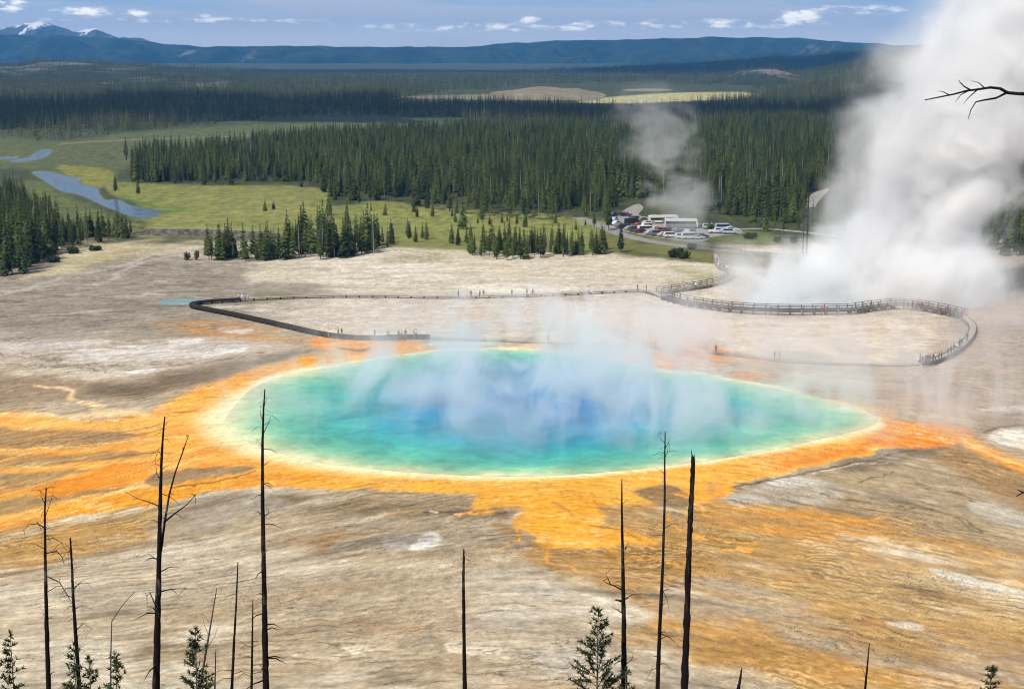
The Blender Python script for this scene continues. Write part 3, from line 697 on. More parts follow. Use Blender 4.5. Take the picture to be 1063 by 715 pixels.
def wooded(name, dark, mid, bare, amount, s):
    m, t, out = material(name); b = t.new('ShaderNodeBsdfPrincipled'); t.l.new(b.outputs[0], out.inputs[0])
    p = t.new('ShaderNodeTexCoord').outputs['Object']
    n = t.noise(p, s, 8, .65); n2 = t.noise(t.vm('MULTIPLY', p, (1, .5, 1)), s*.25, 5, .6)
    c = t.mixc(t.step(n, .35, .68), dark, mid); c = t.mixc(t.step(t.add(n2, t.mul(.35, t.sub(n, .5))), .62-amount, .74-amount), c, bare)
    t.put(b.inputs['Base Color'], c); b.inputs['Roughness'].default_value = .95; b.inputs['Specular IOR Level'].default_value = .1
    return m
ridge('snow_mountain', [(-160,36),(-60,33),(-10,34),(8,30),(22,26),(36,23),(50,24),(62,28),(75,33),(88,31),(100,30),(112,35),(122,38),(150,42),(190,50)], 10600, 1500, 1400, None, 260, 60, .05, .6, 11, -40, 1.0)
m, t, out = material('snow_rock'); b = t.new('ShaderNodeBsdfPrincipled'); t.l.new(b.outputs[0], out.inputs[0])
p = t.new('ShaderNodeTexCoord').outputs['Object']
zz = t.xyz(p)[2]; n = t.noise(t.vm('MULTIPLY', p, (1, .35, .8)), .0045, 8, .62)
t.put(b.inputs['Base Color'], t.mixc(t.step(t.add(n, t.mul(.0022, t.sub(zz, 205.0))), .53, .58), (.06, .065, .07), (.85, .85, .86))); b.inputs['Roughness'].default_value = .8
HM = m; bpy.data.objects['snow_mountain'].data.materials.append(m)
plateau_m = wooded('plateau_woods', (.010, .020, .014), (.034, .048, .030), (.20, .18, .14), .02, .006)
ridge('plateau', [(-200,38),(-40,36),(60,37),(128,41),(180,46),(210,49),(300,48),(400,49),(480,49),(500,48),(540,44),(620,42),(700,40),(780,39),(830,40),(862,43),(940,47),(1060,50),(1260,52)], 9000, 1500, 1200, plateau_m, 420, 46, .03, .9, 21, -30, .9)
ridge('plateau', [(150,76),(200,70),(260,64),(300,56),(318,53),(345,54),(372,56),(395,62),(430,68),(470,76)], 8300, 700, 600, plateau_m, 160, 30, .04, .4, 26, -30)
bench_m = wooded('bench_woods', (.014, .026, .014), (.034, .050, .024), (.10, .095, .06), -.05, .02)
ridge('wooded_bench', [(260,76),(330,77),(420,78),(500,76),(560,73),(620,70),(680,67),(740,64),(800,59),(850,56),(900,52),(980,49),(1080,48),(1260,46)], 5400, 1900, 1000, bench_m, 300, 40, .05, .35, 31, -4)
ridge('wooded_hill', [(-220,66),(-60,66),(20,66),(40,62),(90,64),(140,66),(190,69),(230,71),(262,76),(285,84),(310,92),(350,96)], 3900, 1500, 900, wooded('hill_woods', (.020, .032, .018), (.05, .06, .03), (.24, .20, .13), .12, .012), 220, 40, .05, .4, 37, -2)
ridge('rocky_hill', [(690,97),(715,92),(735,86),(752,80),(772,73),(788,70),(806,71),(822,75),(845,80),(880,86),(920,92)], 3000, 500, 400, wooded('rocky', (.02, .032, .018), (.05, .06, .035), (.21, .18, .14), .09, .03), 160, 30, .05, .3, 41, -2)
sand_m = wooded('sand_slope', (.20, .165, .105), (.30, .255, .165), (.07, .08, .045), -.1, .05)
ridge('sandy_hill', [(470,99.5),(520,96),(545,92),(560,90),(572,90.5),(588,92),(600,92),(612,95),(640,98)], 2100, 380, 220, sand_m, 120, 24, .05, .3, 45, -2)
ridge('sandy_hill', [(615,98),(640,94),(668,92.5),(690,93),(720,95),(750,98)], 2300, 320, 200, sand_m, 100, 20, .05, .3, 47, -2)

# ================= trees =================
def leafy(name, dark, light, rnd=.28, trans=.25):
    m, t, out = material(name); b = t.new('ShaderNodeBsdfPrincipled'); tr = t.new('ShaderNodeBsdfTranslucent'); mx = t.new('ShaderNodeMixShader')
    p = t.new('ShaderNodeTexCoord').outputs['Object']; oi = t.new('ShaderNodeObjectInfo')
    n = t.noise(t.vm('ADD', p, t.vm('SCALE', (50.0, 30.0, 10.0), None, oi.outputs['Random'])), 1.3, 3, .6)
    c = t.mixc(t.step(n, .3, .7), dark, light)
    gp = t.new('ShaderNodeNewGeometry').outputs['Position']; n3 = t.noise(t.vm('MULTIPLY', gp, (1, .6, .2)), .035, 4, .6)
    c = t.mixc(t.step(n3, .42, .66), c, t.vm('MULTIPLY', c, (.62, .72, .80)))
    c = t.vm('SCALE', c, None, t.step(oi.outputs['Random'], 0, 1, 1-rnd, 1+rnd))
    t.put(b.inputs['Base Color'], c); t.put(tr.inputs[0], c); b.inputs['Roughness'].default_value = .75; b.inputs['Specular IOR Level'].default_value = .15
    mx.inputs[0].default_value = trans; t.l.new(b.outputs[0], mx.inputs[1]); t.l.new(tr.outputs[0], mx.inputs[2]); t.l.new(mx.outputs[0], out.inputs[0])
    return m
needles = leafy('pine_needles', (.034, .052, .011), (.112, .134, .028), .5)
young_needles = leafy('young_needles', (.030, .046, .016), (.090, .115, .042), .1)
bark = pbr('bark', (.12, .095, .07), .95, .35, 4)
burnt, t, out = material('burnt_wood'); b = t.new('ShaderNodeBsdfPrincipled'); t.l.new(b.outputs[0], out.inputs[0])
p = t.new('ShaderNodeTexCoord').outputs['Object']; n = t.noise(t.vm('MULTIPLY', p, (5, 5, .9)), 2.2, 6, .65); n2 = t.noise(p, 1.1, 4, .6)
c = t.mixc(t.step(n, .5, .72), (.014, .010, .009), (.060, .044, .036)); c = t.mixc(t.mul(t.step(n2, .55, .7), t.step(n, .4, .6)), c, (.17, .145, .125))
t.put(b.inputs['Base Color'], c); b.inputs['Roughness'].default_value = .95; b.inputs['Specular IOR Level'].default_value = .08
k = t.new('ShaderNodeBump'); k.inputs['Strength'].default_value = .9; k.inputs['Distance'].default_value = .03; t.put(k.inputs['Height'], n); t.l.new(k.outputs[0], b.inputs['Normal'])
pale_dead = pbr('dead_wood', (.10, .085, .075), .95, .3, 5)
grey_dead = pbr('grey_dead_wood', (.24, .22, .20), .95, .2, 3)
def crown_mesh(rng, hgt=12.0, rad=1.6, start=.2, levels=15, per=7, name='crown', thin=1.0):
    V = []; Fq = []
    for i in range(levels):
        u = i/(levels-1); z0 = hgt*(start+(1-start)*u*.97)
        r = rad*(1-u)**.8*(.55+.45*min(1, (u+.12)*4))+.12
        k = max(3, int(per*(1-.45*u)))
        for j in range(k):
            if rng.random() > .9*thin: continue
            a = 2*math.pi*(j+rng.random()*.8)/k+i*1.3; L = r*rng.uniform(.6, 1.25); d = Vector((math.cos(a), math.sin(a), 0)); s = Vector((-d.y, d.x, 0))
            zz = z0+rng.uniform(-.3, .3); w = L*rng.uniform(.32, .5)+.08; dr = L*rng.uniform(.15, .55)
            b = len(V)
            V += [d*.04+Vector((0, 0, zz+.18)), d*L*.55+s*w+Vector((0, 0, zz-dr*.35)), d*L+Vector((0, 0, zz-dr)), d*L*.55-s*w+Vector((0, 0, zz-dr*.35)), d*L*.5+Vector((0, 0, zz+.22*L))]
            Fq += [(b, b+1, b+4), (b+1, b+2, b+4), (b+2, b+3, b+4), (b+3, b, b+4)]
    b = len(V); V += [Vector((.16, 0, hgt*.95)), Vector((-.1, .14, hgt*.95)), Vector((-.1, -.14, hgt*.95)), Vector((0, 0, hgt*1.03))]
    Fq += [(b, b+1, b+3), (b+1, b+2, b+3), (b+2, b, b+3)]
    me = bpy.data.meshes.new(name); me.from_pydata(V, [], Fq); me.update(); return me
def trunk_mesh(hgt, r=.16, name='trunk'):
    return MB().tube([(0, 0, -.6), (.03, 0, hgt*.4), (-.02, .03, hgt*.97)], [r, r*.7, .02], 6).mesh(name)
rng = random.Random(3)
KINDS = []
for (h, rr, st, lv, per) in ((12, 1.5, .18, 16, 8), (13, 1.3, .26, 16, 8), (11, 1.8, .08, 15, 9), (12.5, 1.15, .34, 13, 6), (10, 2.0, .05, 14, 9), (13.5, 1.5, .12, 18, 8)):
    KINDS.append((trunk_mesh(h), crown_mesh(rng, h, rr, st, lv, per), h))
for a, b_, h in KINDS: a.materials.append(bark); b_.materials.append(needles)
def pine(x, y, h, label, group, kind=None, wide=1.0):
    tm, cm, h0 = KINDS[rng.randrange(len(KINDS)) if kind is None else kind]
    o = empty('pine_tree'); link('trunk', tm, None, o); link('crown', cm, None, o)
    s = h/h0; o.scale = (s*wide*rng.uniform(.85, 1.15), s*wide*rng.uniform(.85, 1.15), s)
    z = float(hill_height(np.array([x]), np.array([y]))[0])
    o.location = (x, y, z); o.rotation_euler = (rng.uniform(-.03, .03), rng.uniform(-.03, .03), rng.uniform(0, 6.28))
    return tag(o, label, 'tree', group)
TAKEN = []
def stand(pts, n, h0, h1, label, group, gap=1.6, kind=None, wide=1.0):
    p = np.asarray(pts, float); k = tries = 0
    X, Y = ground(p[:, 0], p[:, 1])
    while k < n and tries < n*60:
        tries += 1; gp = gap*(1 if tries < n*30 else .5)
        x, y = rng.uniform(X.min(), X.max()), rng.uniform(Y.min(), Y.max()); q = project(x, y, 0.0)
        if not inside(np.array([q[0]]), np.array([q[1]]), p)[0]: continue
        if any((x-a)**2+(y-b)**2 < gp*gp for a, b in TAKEN[-400:]): continue
        TAKEN.append((x, y)); k += 1
        pine(x, y, rng.uniform(h0, h1)*(1 if rng.random() > .25 else .75), label, group, kind, wide)
stand([(-12,286),(28,287),(34,274),(62,262),(62,243),(30,246),(-12,248)], 46, 10, 15, 'tall dark pine in the dense stand at the edge of the grey flat', 'tall pines of the stand by the grey flat')
stand([(62,262),(96,256),(120,249),(142,246.5),(136,242),(100,244),(62,243)], 30, 6, 9.5, 'shorter dark pine in the stand below the river bend', 'shorter pines of the stand below the river bend', 1.3)
stand([(-12,199),(10,201),(35,214),(62,231),(62,244),(30,246),(-12,248)], 24, 7, 10.5, 'pine at the rear of the dense stand, against the river', 'pines at the rear of the river stand')
stand([(214,271),(256,272),(292,271),(290,263),(240,262),(214,263)], 24, 7, 10, 'pine in the small thicket nearest the small teal pool', 'pines of the thicket nearest the small pool', 1.2, None, 1.25)
stand([(290,269),(335,270),(392,264),(396,254),(340,250),(300,254)], 40, 8, 13.5, 'tall pine in the thicket between the green meadow and the white flat', 'pines of the tallest thicket on the flat', 1.4, None, 1.15)
stand([(486,267),(505,271),(560,269),(654,263),(656,257),(600,256),(540,254),(488,258)], 54, 6, 9, 'short dark pine in the long thicket behind the far walkway', 'pines of the long thicket behind the far walkway', 1.2, None, 1.3)
stand([(392,258),(440,252),(486,256),(486,248),(400,244)], 14, 5, 7.5, 'small greyish pine in the thin row joining the two thickets', 'pines of the thin row between thickets', 2, 2, 1.1)
for (a, b_, h, lab) in ((275,219,4.4,'lone rounded pine in the middle of the green meadow'), (284,217,3.2,'short pine beside the lone rounded meadow pine'), (480,238,11.0,'big dark pine standing alone in front of the forest edge'), (360,232,7.5,'pine alone on the meadow just behind the tallest thicket'), (342,224,9.0,'tall pine at the corner where forest meets meadow'), (143,201,6.5,'pine alone on the river bank beside the forest edge'), (120,198,7.0,'dark pine at the river bend, in front of a shrubby bank')):
    x, y = ground(a, b_); pine(float(x), float(y), h, lab, None, 4 if h < 6 else 2, 1.4 if h < 6 else 1.1); TAKEN.append((float(x), float(y)))
stand([(404,226),(470,232),(560,238),(640,240),(636,232),(540,230),(440,216)], 16, 3, 6.5, 'small pine scattered on the meadow before the forest edge', 'small pines scattered on the meadow', 5, 2, 1.2)
stand([(345,216),(400,209),(480,223),(560,228),(632,229),(632,224),(560,222),(480,216),(400,203),(340,207),(332,195),(200,192),(140,195),(140,191),(200,187),(336,190)], 46, 7.5, 12, 'pine of the front row along the forest edge', 'pines of the forest front row')
stand([(730,244),(745,246),(770,240),(812,244),(840,240),(845,232),(800,228),(740,228)], 14, 4, 9, 'pine on the grassy island beside the car park', 'pines beside the car park', 2.5)
for (a, b_, h, lab) in ((848,246,10.5,'tall pine beside the pale road at the edge of the steam'), (632,239,12.0,'dark tall pine where the access road enters the car park')):
    x, y = ground(a, b_); pine(float(x), float(y), h, lab, None, 0, 1.1)

# ---------- the woods that reach to the horizon: one mass ----------
EXCL = [MEADOW, [(400,104),(440,98),(520,92),(560,88),(640,88),(770,88),(800,97),(770,103),(700,114),(640,116),(590,113),(520,108),(430,108)], [(330,134),(360,122),(470,122),(480,129),(440,137)], [(628,246),(640,212),(690,209),(735,226),(800,236),(880,230),(960,268),(660,258)], [(836,236),(836,206),(850,196),(905,188),(905,200),(860,210),(850,236)],
        [(-80,172),(-80,140),(60,148),(130,138),(300,134),(330,140),(240,150),(130,160),(112,178),(112,190),(100,198),(180,232),(100,228),(64,212),(20,184)]]
def scatter_woods():
    r = np.random.default_rng(5); pts = []; sc = []; kd = []
    zones = [  # polygon of ground (photo pixels of the plain), trees per m2, height, spread, level of detail
        ([(132,192),(200,188),(336,190),(346,208),(400,203),(480,216),(560,222),(636,226),(640,208),(668,206),(740,222),(800,230),(840,232),(850,214),(900,214),(1120,240),(1120,120),(860,122),(700,134),(480,138),(330,146),(240,158),(140,172)], 1/11., 9.6, 4.2, 0),
        ([(1024,268),(1120,270),(1120,120),(1010,180),(1016,250)], 1/14., 10, 4, 0),
        ([(130,168),(240,156),(330,144),(450,136),(450,134),(300,140),(200,150),(130,158)], 1/30., 7, 3.5, 0),
        ([(-80,134),(140,136),(280,124),(340,122),(480,122),(480,136),(700,134),(860,124),(1120,120),(1120,96),(-80,96)], 1/32., 10.5, 4.5, 1),
        ([(-80,150),(60,150),(150,136),(140,128),(-80,128)], 1/90., 8, 4, 1),
        ([(-12,286),(28,287),(34,274),(60,262),(60,244),(30,244),(-80,244),(-80,286)], 1/11., 11.5, 3.5, 0),
        ([(60,246),(60,232),(34,215),(10,201),(-80,199),(-80,246)], 1/9., 7.8, 2.5, 0),
        ([(60,261),(96,255),(120,248),(138,246),(134,243),(100,244),(60,245)], 1/8., 7, 2, 0),
        ([(214,270),(256,271),(292,270),(290,264),(240,263),(214,264)], 1/9., 7, 2, 0),
        ([(290,267),(335,268),(392,263),(396,256),(340,252),(300,256)], 1/10., 9, 2.5, 0),
        ([(490,266),(505,269),(560,267),(650,261),(652,258),(600,257),(540,256),(490,259)], 1/10., 6.5, 1.8, 0),
        ([(340,222),(400,214),(480,226),(560,232),(632,234),(632,240),(560,240),(470,236),(400,232),(345,230)], 1/170., 5.5, 2.5, 0),
        ([(-200,97),(1260,97),(1260,79),(-200,79)], 1/150., 13, 4, 2)]
    for poly, dens, h, dh, lod in zones:
        p = np.asarray(poly, float); y0 = ground(0, p[:, 1].max())[1]; y1 = ground(0, p[:, 1].min())[1]
        xx = ground(p[:, 0], p[:, 1])[0]; n = int((xx.max()-xx.min())*(y1-y0)*dens)
        x = r.uniform(xx.min(), xx.max(), n); y = r.uniform(y0, y1, n); a, b = project(x, y, 0*x)
        k = inside(a, b, p)
        for e in (EXCL[1:] if dens == 1/170. else EXCL): k &= ~inside(a, b, e)
        if lod == 0: k &= r.random(n) < np.clip(.75+.9*fbm(x/34, y/50, 81, 4)-.5*sstep(-60, -150, x)*0, .12, 1)
        if lod >= 1: k &= r.random(n) < np.clip(.65+.8*fbm(x/120, y/160, 82, 3), .05, 1)
        if lod == 0: k &= fbm(x/38, y/60, 84, 4) > -.72
        if lod == 0: k &= ~((fbm(x/16, y/24, 86, 3) > .35) & inside(a, b+5, MEADOW))
        x, y = x[k], y[k]; pts.append(np.c_[x, y, hill_height(x, y)-.2]); sc.append((h+r.uniform(-dh, dh*.9, len(x))+1.8*fbm(x/30, y/45, 85, 3))/12); kq = np.where(lod == 0, r.integers(0, 6, len(x)), 6+r.integers(0, 2, len(x))); kd.append(np.where(r.random(len(x)) < (.07 if lod < 2 else 0), 8, kq))
    for hi, dens in ((4, 1/330.), (3, 1/330.), (5, 1/260.)):      # trees standing on the slopes of the nearer hills
        X, Y, Z, D, fr = HILLS[hi]; nr, nc = X.shape; area = (X.max()-X.min())*fr; n = int(area*dens)
        u = r.uniform(0, nc-1.001, n); v = r.uniform(3, nr*.74, n); i = v.astype(int); j = u.astype(int); fu, fv = u-j, v-i
        g = lambda A: (A[i, j]*(1-fu)+A[i, j+1]*fu)*(1-fv)+(A[i+1, j]*(1-fu)+A[i+1, j+1]*fu)*fv
        q = np.c_[g(X), g(Y), g(Z)-.5]; k = r.random(n) < np.clip(.6+.9*fbm(q[:, 0]/110, q[:, 1]/170, 83, 3)*1.5-.15, 0, 1)
        q = q[k]; pts.append(q); sc.append(r.uniform(.8, 1.35, len(q))); kd.append(6+r.integers(0, 2, len(q)))
    P = np.concatenate(pts); S = np.concatenate(sc); K = np.concatenate(kd).astype(np.int32); print('woods', len(P), np.bincount(K))
    me = bpy.data.meshes.new('pine_forest'); me.vertices.add(len(P)); me.vertices.foreach_set('co', P.astype(np.float32).ravel())
    a = me.attributes.new('size', 'FLOAT', 'POINT'); a.data.foreach_set('value', S.astype(np.float32))
    a = me.attributes.new('kind_index', 'INT', 'POINT'); a.data.foreach_set('value', K)
    a = me.attributes.new('turn', 'FLOAT', 'POINT'); a.data.foreach_set('value', r.uniform(0, 6.28, len(P)).astype(np.float32))
    src = bpy.data.collections.new('pine_kinds'); rg = random.Random(9)
    for q in range(9):
        if q < 6: tm, cm, h = KINDS[q]
        elif q == 8:
            h = 12.0; mb = MB(); mb.tube([(0, 0, -.5), (.1, 0, 5), (0, .1, 11.5)], (.17, .12, .03), 6); tm = mb.mesh('trunk'); mb = MB()
            for _ in range(26):
                z = rg.uniform(2, 11); a_ = rg.uniform(0, 6.28); l_ = (12.5-z)*.13*rg.uniform(.5, 1.2); mb.tube([(0, 0, z), (math.cos(a_)*l_, math.sin(a_)*l_, z-.1*l_)], (.05, .012), 4)
            cm = mb.mesh('crown'); tm.materials.append(grey_dead); cm.materials.append(grey_dead)
        else:
            h = 12.0; cm = crown_mesh(rg, h, 1.9, .1, 6, 4); tm = trunk_mesh(h); cm.materials.append(needles); tm.materials.append(bark)
        bm = bmesh.new(); bm.from_mesh(tm); nt = len(bm.faces); bm.from_mesh(cm)
        if h != 12: bmesh.ops.scale(bm, vec=(12/h,)*3, verts=bm.verts)
        bm.faces.ensure_lookup_table()
        for f in bm.faces: f.material_index = 0 if f.index < nt else 1
        mm = bpy.data.meshes.new('pine_forest_kind_%d' % q); bm.to_mesh(mm); bm.free(); mm.materials.append(tm.materials[0]); mm.materials.append(cm.materials[0])
        src.objects.link(bpy.data.objects.new('pine_forest_kind_%d' % q, mm))
    ng = bpy.data.node_groups.new('woods', 'GeometryNodeTree'); ng.interface.new_socket('Geometry', in_out='INPUT', socket_type='NodeSocketGeometry'); ng.interface.new_socket('Geometry', in_out='OUTPUT', socket_type='NodeSocketGeometry')
    N = ng.nodes; L = ng.links; gi = N.new('NodeGroupInput'); go = N.new('NodeGroupOutput')
    m2p = N.new('GeometryNodeMeshToPoints'); ci = N.new('GeometryNodeCollectionInfo'); ci.inputs['Collection'].default_value = src; ci.inputs['Separate Children'].default_value = True; ci.inputs['Reset Children'].default_value = True
    iop = N.new('GeometryNodeInstanceOnPoints'); iop.inputs['Pick Instance'].default_value = True
    def attr(nm, ty):
        q = N.new('GeometryNodeInputNamedAttribute'); q.data_type = ty; q.inputs[0].default_value = nm; return [o for o in q.outputs if o.enabled][0]
    cx = N.new('ShaderNodeCombineXYZ'); L.new(attr('turn', 'FLOAT'), cx.inputs[2])
    L.new(gi.outputs[0], m2p.inputs[0]); L.new(m2p.outputs[0], iop.inputs['Points']); L.new(ci.outputs[0], iop.inputs['Instance']); L.new(attr('kind_index', 'INT'), iop.inputs['Instance Index'])
    e2r = N.new('FunctionNodeEulerToRotation'); L.new(cx.outputs[0], e2r.inputs[0]); L.new(e2r.outputs[0], iop.inputs['Rotation']); L.new(attr('size', 'FLOAT'), iop.inputs['Scale']); L.new(iop.outputs[0], go.inputs[0])
    o = link('pine_forest', me); md = o.modifiers.new('woods', 'NODES'); md.node_group = ng
    tag(o, 'dense dark green pine forest covering the valley behind the meadow', 'forest', None, 'stuff')
scatter_woods()

# ================= boardwalks =================
deck_wood = pbr('deck_wood', (.20, .165, .125), .9, .3, 2.0, stretch=(1, 6, 1))
dark_wood = pbr('dark_wood', (.028, .022, .018), .95, .3, 1.5)
rail_wood = pbr('rail_wood', (.050, .050, .054), .9, .3, 2.0)
pale_wood = pbr('pale_wood', (.36, .32, .26), .9, .25, 2.0)
def resample(pts, step, px=True):
    p = smooth_poly(pts, False, 10)
    if px: p = np.stack(ground(p[:, 0], p[:, 1]), 1)
    L = np.r_[0, np.cumsum(np.linalg.norm(np.diff(p, axis=0), axis=1))]; n = max(2, int(round(L[-1]/step))+1)
    t = np.linspace(0, L[-1], n); q = np.stack([np.interp(t, L, p[:, 0]), np.interp(t, L, p[:, 1])], 1)
    d = np.gradient(q, axis=0); d /= np.linalg.norm(d, axis=1)[:, None]
    return q, np.stack([-d[:, 1], d[:, 0]], 1)
def strip(q, n, off, w, z0, z1):
    """closed bar following a line"""
    mb = MB(); m = len(q); v = []
    for i in range(m):
        a = q[i]+n[i]*(off-w/2); b = q[i]+n[i]*(off+w/2)
        v += [(a[0], a[1], z0), (b[0], b[1], z0), (b[0], b[1], z1), (a[0], a[1], z1)]
    f = [(3, 2, 1, 0), tuple(4*(m-1)+k for k in range(4))]
    for i in range(m-1):
        for k in range(4): f.append((4*i+k, 4*i+(k+1) % 4, 4*i+4+(k+1) % 4, 4*i+4+k))
    return mb.raw(v, f)
WALK_Z = {}
def boardwalk(pts, label, w=1.5, z=.55, posts=2.6, railing=0, deck=deck_wood, side=dark_wood, rail=rail_wood, kerb=True, depth=.36):
    q, n = resample(pts, posts/4); root = empty('boardwalk', (float(q[0][0]), float(q[0][1]), 0)); o = Vector(root.location)
    def rel(mb):
        mb.v = [(a-o.x, b-o.y, c) for a, b, c in mb.v]; return mb
    rel(strip(q, n, 0, w, z-.06, z)).build('deck', deck, root)
    for s in (-1, 1):
        rel(strip(q, n, s*(w/2-.02), .10, z-depth, z-.063)).build('side_beam', side, root)
        if kerb: rel(strip(q, n, s*(w/2-.09), .12, z+.003, z+.13)).build('kerb_rail', side, root)
    k = 0
    pm = MB().box((0, 0, z/2-.2), (.16, w*.9, z+.25)).mesh('post')
    for i in range(0, len(q), 4):
        if k >= 98: break
        p = link('post', pm, side, root, (q[i][0]-o.x, q[i][1]-o.y, 0)); p.rotation_euler = (0, 0, math.atan2(n[i][1], n[i][0])-math.pi/2); k += 1
    if railing:
        rp = MB().box((0, 0, z+.38), (.15, .15, 1.45)).mesh('rail_post')
        for s in ((-1, 1) if railing == 2 else (railing,)):
            for zz in (.50, 1.02): rel(strip(q, n, s*(w/2+.08), .09, z+zz-.05, z+zz+.06)).build('railing', rail, root)
            for i in range(0, len(q), 4):
                p = link('rail_post', rp, rail, root, (q[i][0]+n[i][0]*s*(w/2+.09)-o.x, q[i][1]+n[i][1]*s*(w/2+.09)-o.y, 0)); p.rotation_euler = (0, 0, math.atan2(n[i][1], n[i][0]))
    return tag(root, label, 'boardwalk')
boardwalk([(446,352),(425,352),(400,353),(360,352),(330,348),(290,339),(245,329),(215,323),(201,320),(203,317),(220,315),(250,313)], 'low dark boardwalk without railing bending sharply beside the small teal pool', 1.4, .7, 2.4, 0, dark_wood)
boardwalk([(250,312.6),(290,310.5),(340,309),(400,309),(460,310),(520,309),(580,307),(640,304),(664,303),(678,306),(690,311)], 'long low boardwalk on short posts crossing the white flat behind the spring', 1.3, .6, 3.0, kerb=False, depth=.14, deck=pale_wood)
boardwalk([(690,311.5),(710,317),(740,322),(775,325.5),(820,327),(860,326.5),(885,326),(905,323),(930,320.5),(945,321),(965,324),(985,328),(1000,332)], 'grey railed boardwalk arching along the rim of the steaming crater', 1.9, 1.1, 2.6, 2)
boardwalk([(684,306),(710,302),(735,298),(752,293),(759,288),(756,283),(748,279),(744,272),(742,266)], 'railed boardwalk winding up from the crater toward the car park', 1.6, .6, 2.6, 2, pale_wood, deck_wood, deck_wood)
boardwalk([(1001,333),(1009,340),(1008,350),(998,362),(982,372),(966,378),(955,379)], 'curving pale boardwalk at the far side of the crater bend', 1.6, .7, 2.4, 0, pale_wood, dark_wood)
boardwalk([(953,379.3),(930,380),(880,379),(830,377),(790,373),(740,367),(700,363),(640,359),(560,356),(500,354),(448,352.4)], 'low pale boardwalk half lost in steam along the back rim of the spring', 1.2, .3, 3.0, 0, pale_wood, deck_wood, kerb=False)

# ================= people =================
skin_m = pbr('skin', (.42, .25, .17), .6, .05, 1)
CLOTH = {}
def cloth(nm):
    c = {'white': (.75, .75, .73), 'black': (.025, .025, .03), 'navy': (.03, .045, .12), 'red': (.42, .04, .04), 'pale blue': (.30, .42, .58), 'khaki': (.34, .28, .18), 'grey': (.22, .22, .23), 'green': (.07, .15, .07), 'pink': (.6, .28, .32), 'purple': (.16, .07, .22), 'brown': (.12, .07, .045), 'yellow': (.65, .48, .08), 'denim': (.07, .10, .18)}[nm]
    if nm not in CLOTH: CLOTH[nm] = pbr(nm.replace(' ', '_')+'_cloth', c, .9, .12, 6)
    return CLOTH[nm]
HAIR = {k: pbr(k+'_hair', c, .7, .2, 20) for k, c in (('dark', (.03, .022, .016)), ('brown', (.10, .06, .03)), ('fair', (.34, .25, .12)), ('grey', (.35, .34, .33)))}
def person_mesh(pose, slim=1.0, child=False):
    """one continuous skin grown over a posed skeleton; slots: skin, top, trousers, shoes"""
    st, arm, armb, lean = pose
    J = {'hip': (0, 0, .95), 'belly': (0, lean*.03, 1.12), 'chest': (0, lean*.07, 1.32), 'neck': (0, lean*.09, 1.47), 'jaw': (0, lean*.09+.02, 1.56), 'crown': (0, lean*.09, 1.70)}
    E = [('hip', 'belly'), ('belly', 'chest'), ('chest', 'neck'), ('neck', 'jaw'), ('jaw', 'crown')]
    rad = {'hip': (.155*slim, .12), 'belly': (.145*slim, .11), 'chest': (.165*slim, .115), 'neck': (.06, .06), 'jaw': (.078, .09), 'crown': (.085, .095)}
    for s, nm in ((-1, 'l'), (1, 'r')):
        f = st*s
        J['thigh'+nm] = (s*.09, 0, .88); J['knee'+nm] = (s*.10, f*.10+.02, .50); J['ankle'+nm] = (s*.11, f*.26-.02, .09+.04*max(0, -f)); J['toe'+nm] = (s*.12, f*.26+.13, .045+.02*max(0, -f))
        E += [('hip', 'thigh'+nm), ('thigh'+nm, 'knee'+nm), ('knee'+nm, 'ankle'+nm), ('ankle'+nm, 'toe'+nm)]
        rad['thigh'+nm] = (.088, .09); rad['knee'+nm] = (.062, .064); rad['ankle'+nm] = (.046, .05); rad['toe'+nm] = (.04, .035)
        a = arm if s < 0 else armb
        sh = Vector((s*.19*slim, lean*.08, 1.40)); el = sh+Vector((s*.06, -f*.07+.10*a, -.28+.08*a)); ha = el+Vector((-s*.04*a, .05+.20*a, -.24+.34*a)); fi = ha+(ha-el)*.38
        J['shoulder'+nm] = tuple(sh); J['elbow'+nm] = tuple(el); J['wrist'+nm] = tuple(ha); J['hand'+nm] = tuple(fi)
        E += [('chest', 'shoulder'+nm), ('shoulder'+nm, 'elbow'+nm), ('elbow'+nm, 'wrist'+nm), ('wrist'+nm, 'hand'+nm)]
        rad['shoulder'+nm] = (.066, .066); rad['elbow'+nm] = (.046, .046); rad['wrist'+nm] = (.034, .034); rad['hand'+nm] = (.032, .04)
    keys = list(J); me = bpy.data.meshes.new('skeleton'); me.from_pydata([J[k] for k in keys], [(keys.index(a), keys.index(b)) for a, b in E], [])
    o = bpy.data.objects.new('skeleton', me); COL.objects.link(o); md = o.modifiers.new('skin', 'SKIN'); md.use_smooth_shade = True
    for k, v in zip(keys, me.skin_vertices[0].data): v.radius = rad[k]; v.use_root = (k == 'hip')
    o.modifiers.new('smooth', 'SUBSURF').levels = 1
    r = bpy.data.meshes.new_from_object(o.evaluated_get(bpy.context.evaluated_depsgraph_get()))
    bpy.data.objects.remove(o); bpy.data.meshes.remove(me); r.name = 'person'; r.materials.clear()
    for k in range(4): r.materials.append(None)
    for f in r.polygons:
        c = f.center; out = abs(c.x) > .20*slim and c.z < 1.44
        k = 0 if c.z > 1.46 else 3 if c.z < .11 else 2 if c.z < .97 and not (out and c.z > .6) else 1
        if out and (c-Vector(J['elbowl' if c.x < 0 else 'elbowr'])).length > .12 and (c-Vector(J['shoulderl' if c.x < 0 else 'shoulderr'])).length > .22: k = 0
        f.material_index = k
    return r
POSES = [person_mesh(p, s) for p, s in (((0, 0, 0, 0), 1), ((.8, .1, .1, .4), 1), ((.15, .9, .9, .1), .92), ((-.7, .2, .1, .3), .9), ((.1, .1, .85, 0), 1.05), ((.05, .3, .3, .5), 1.1))]
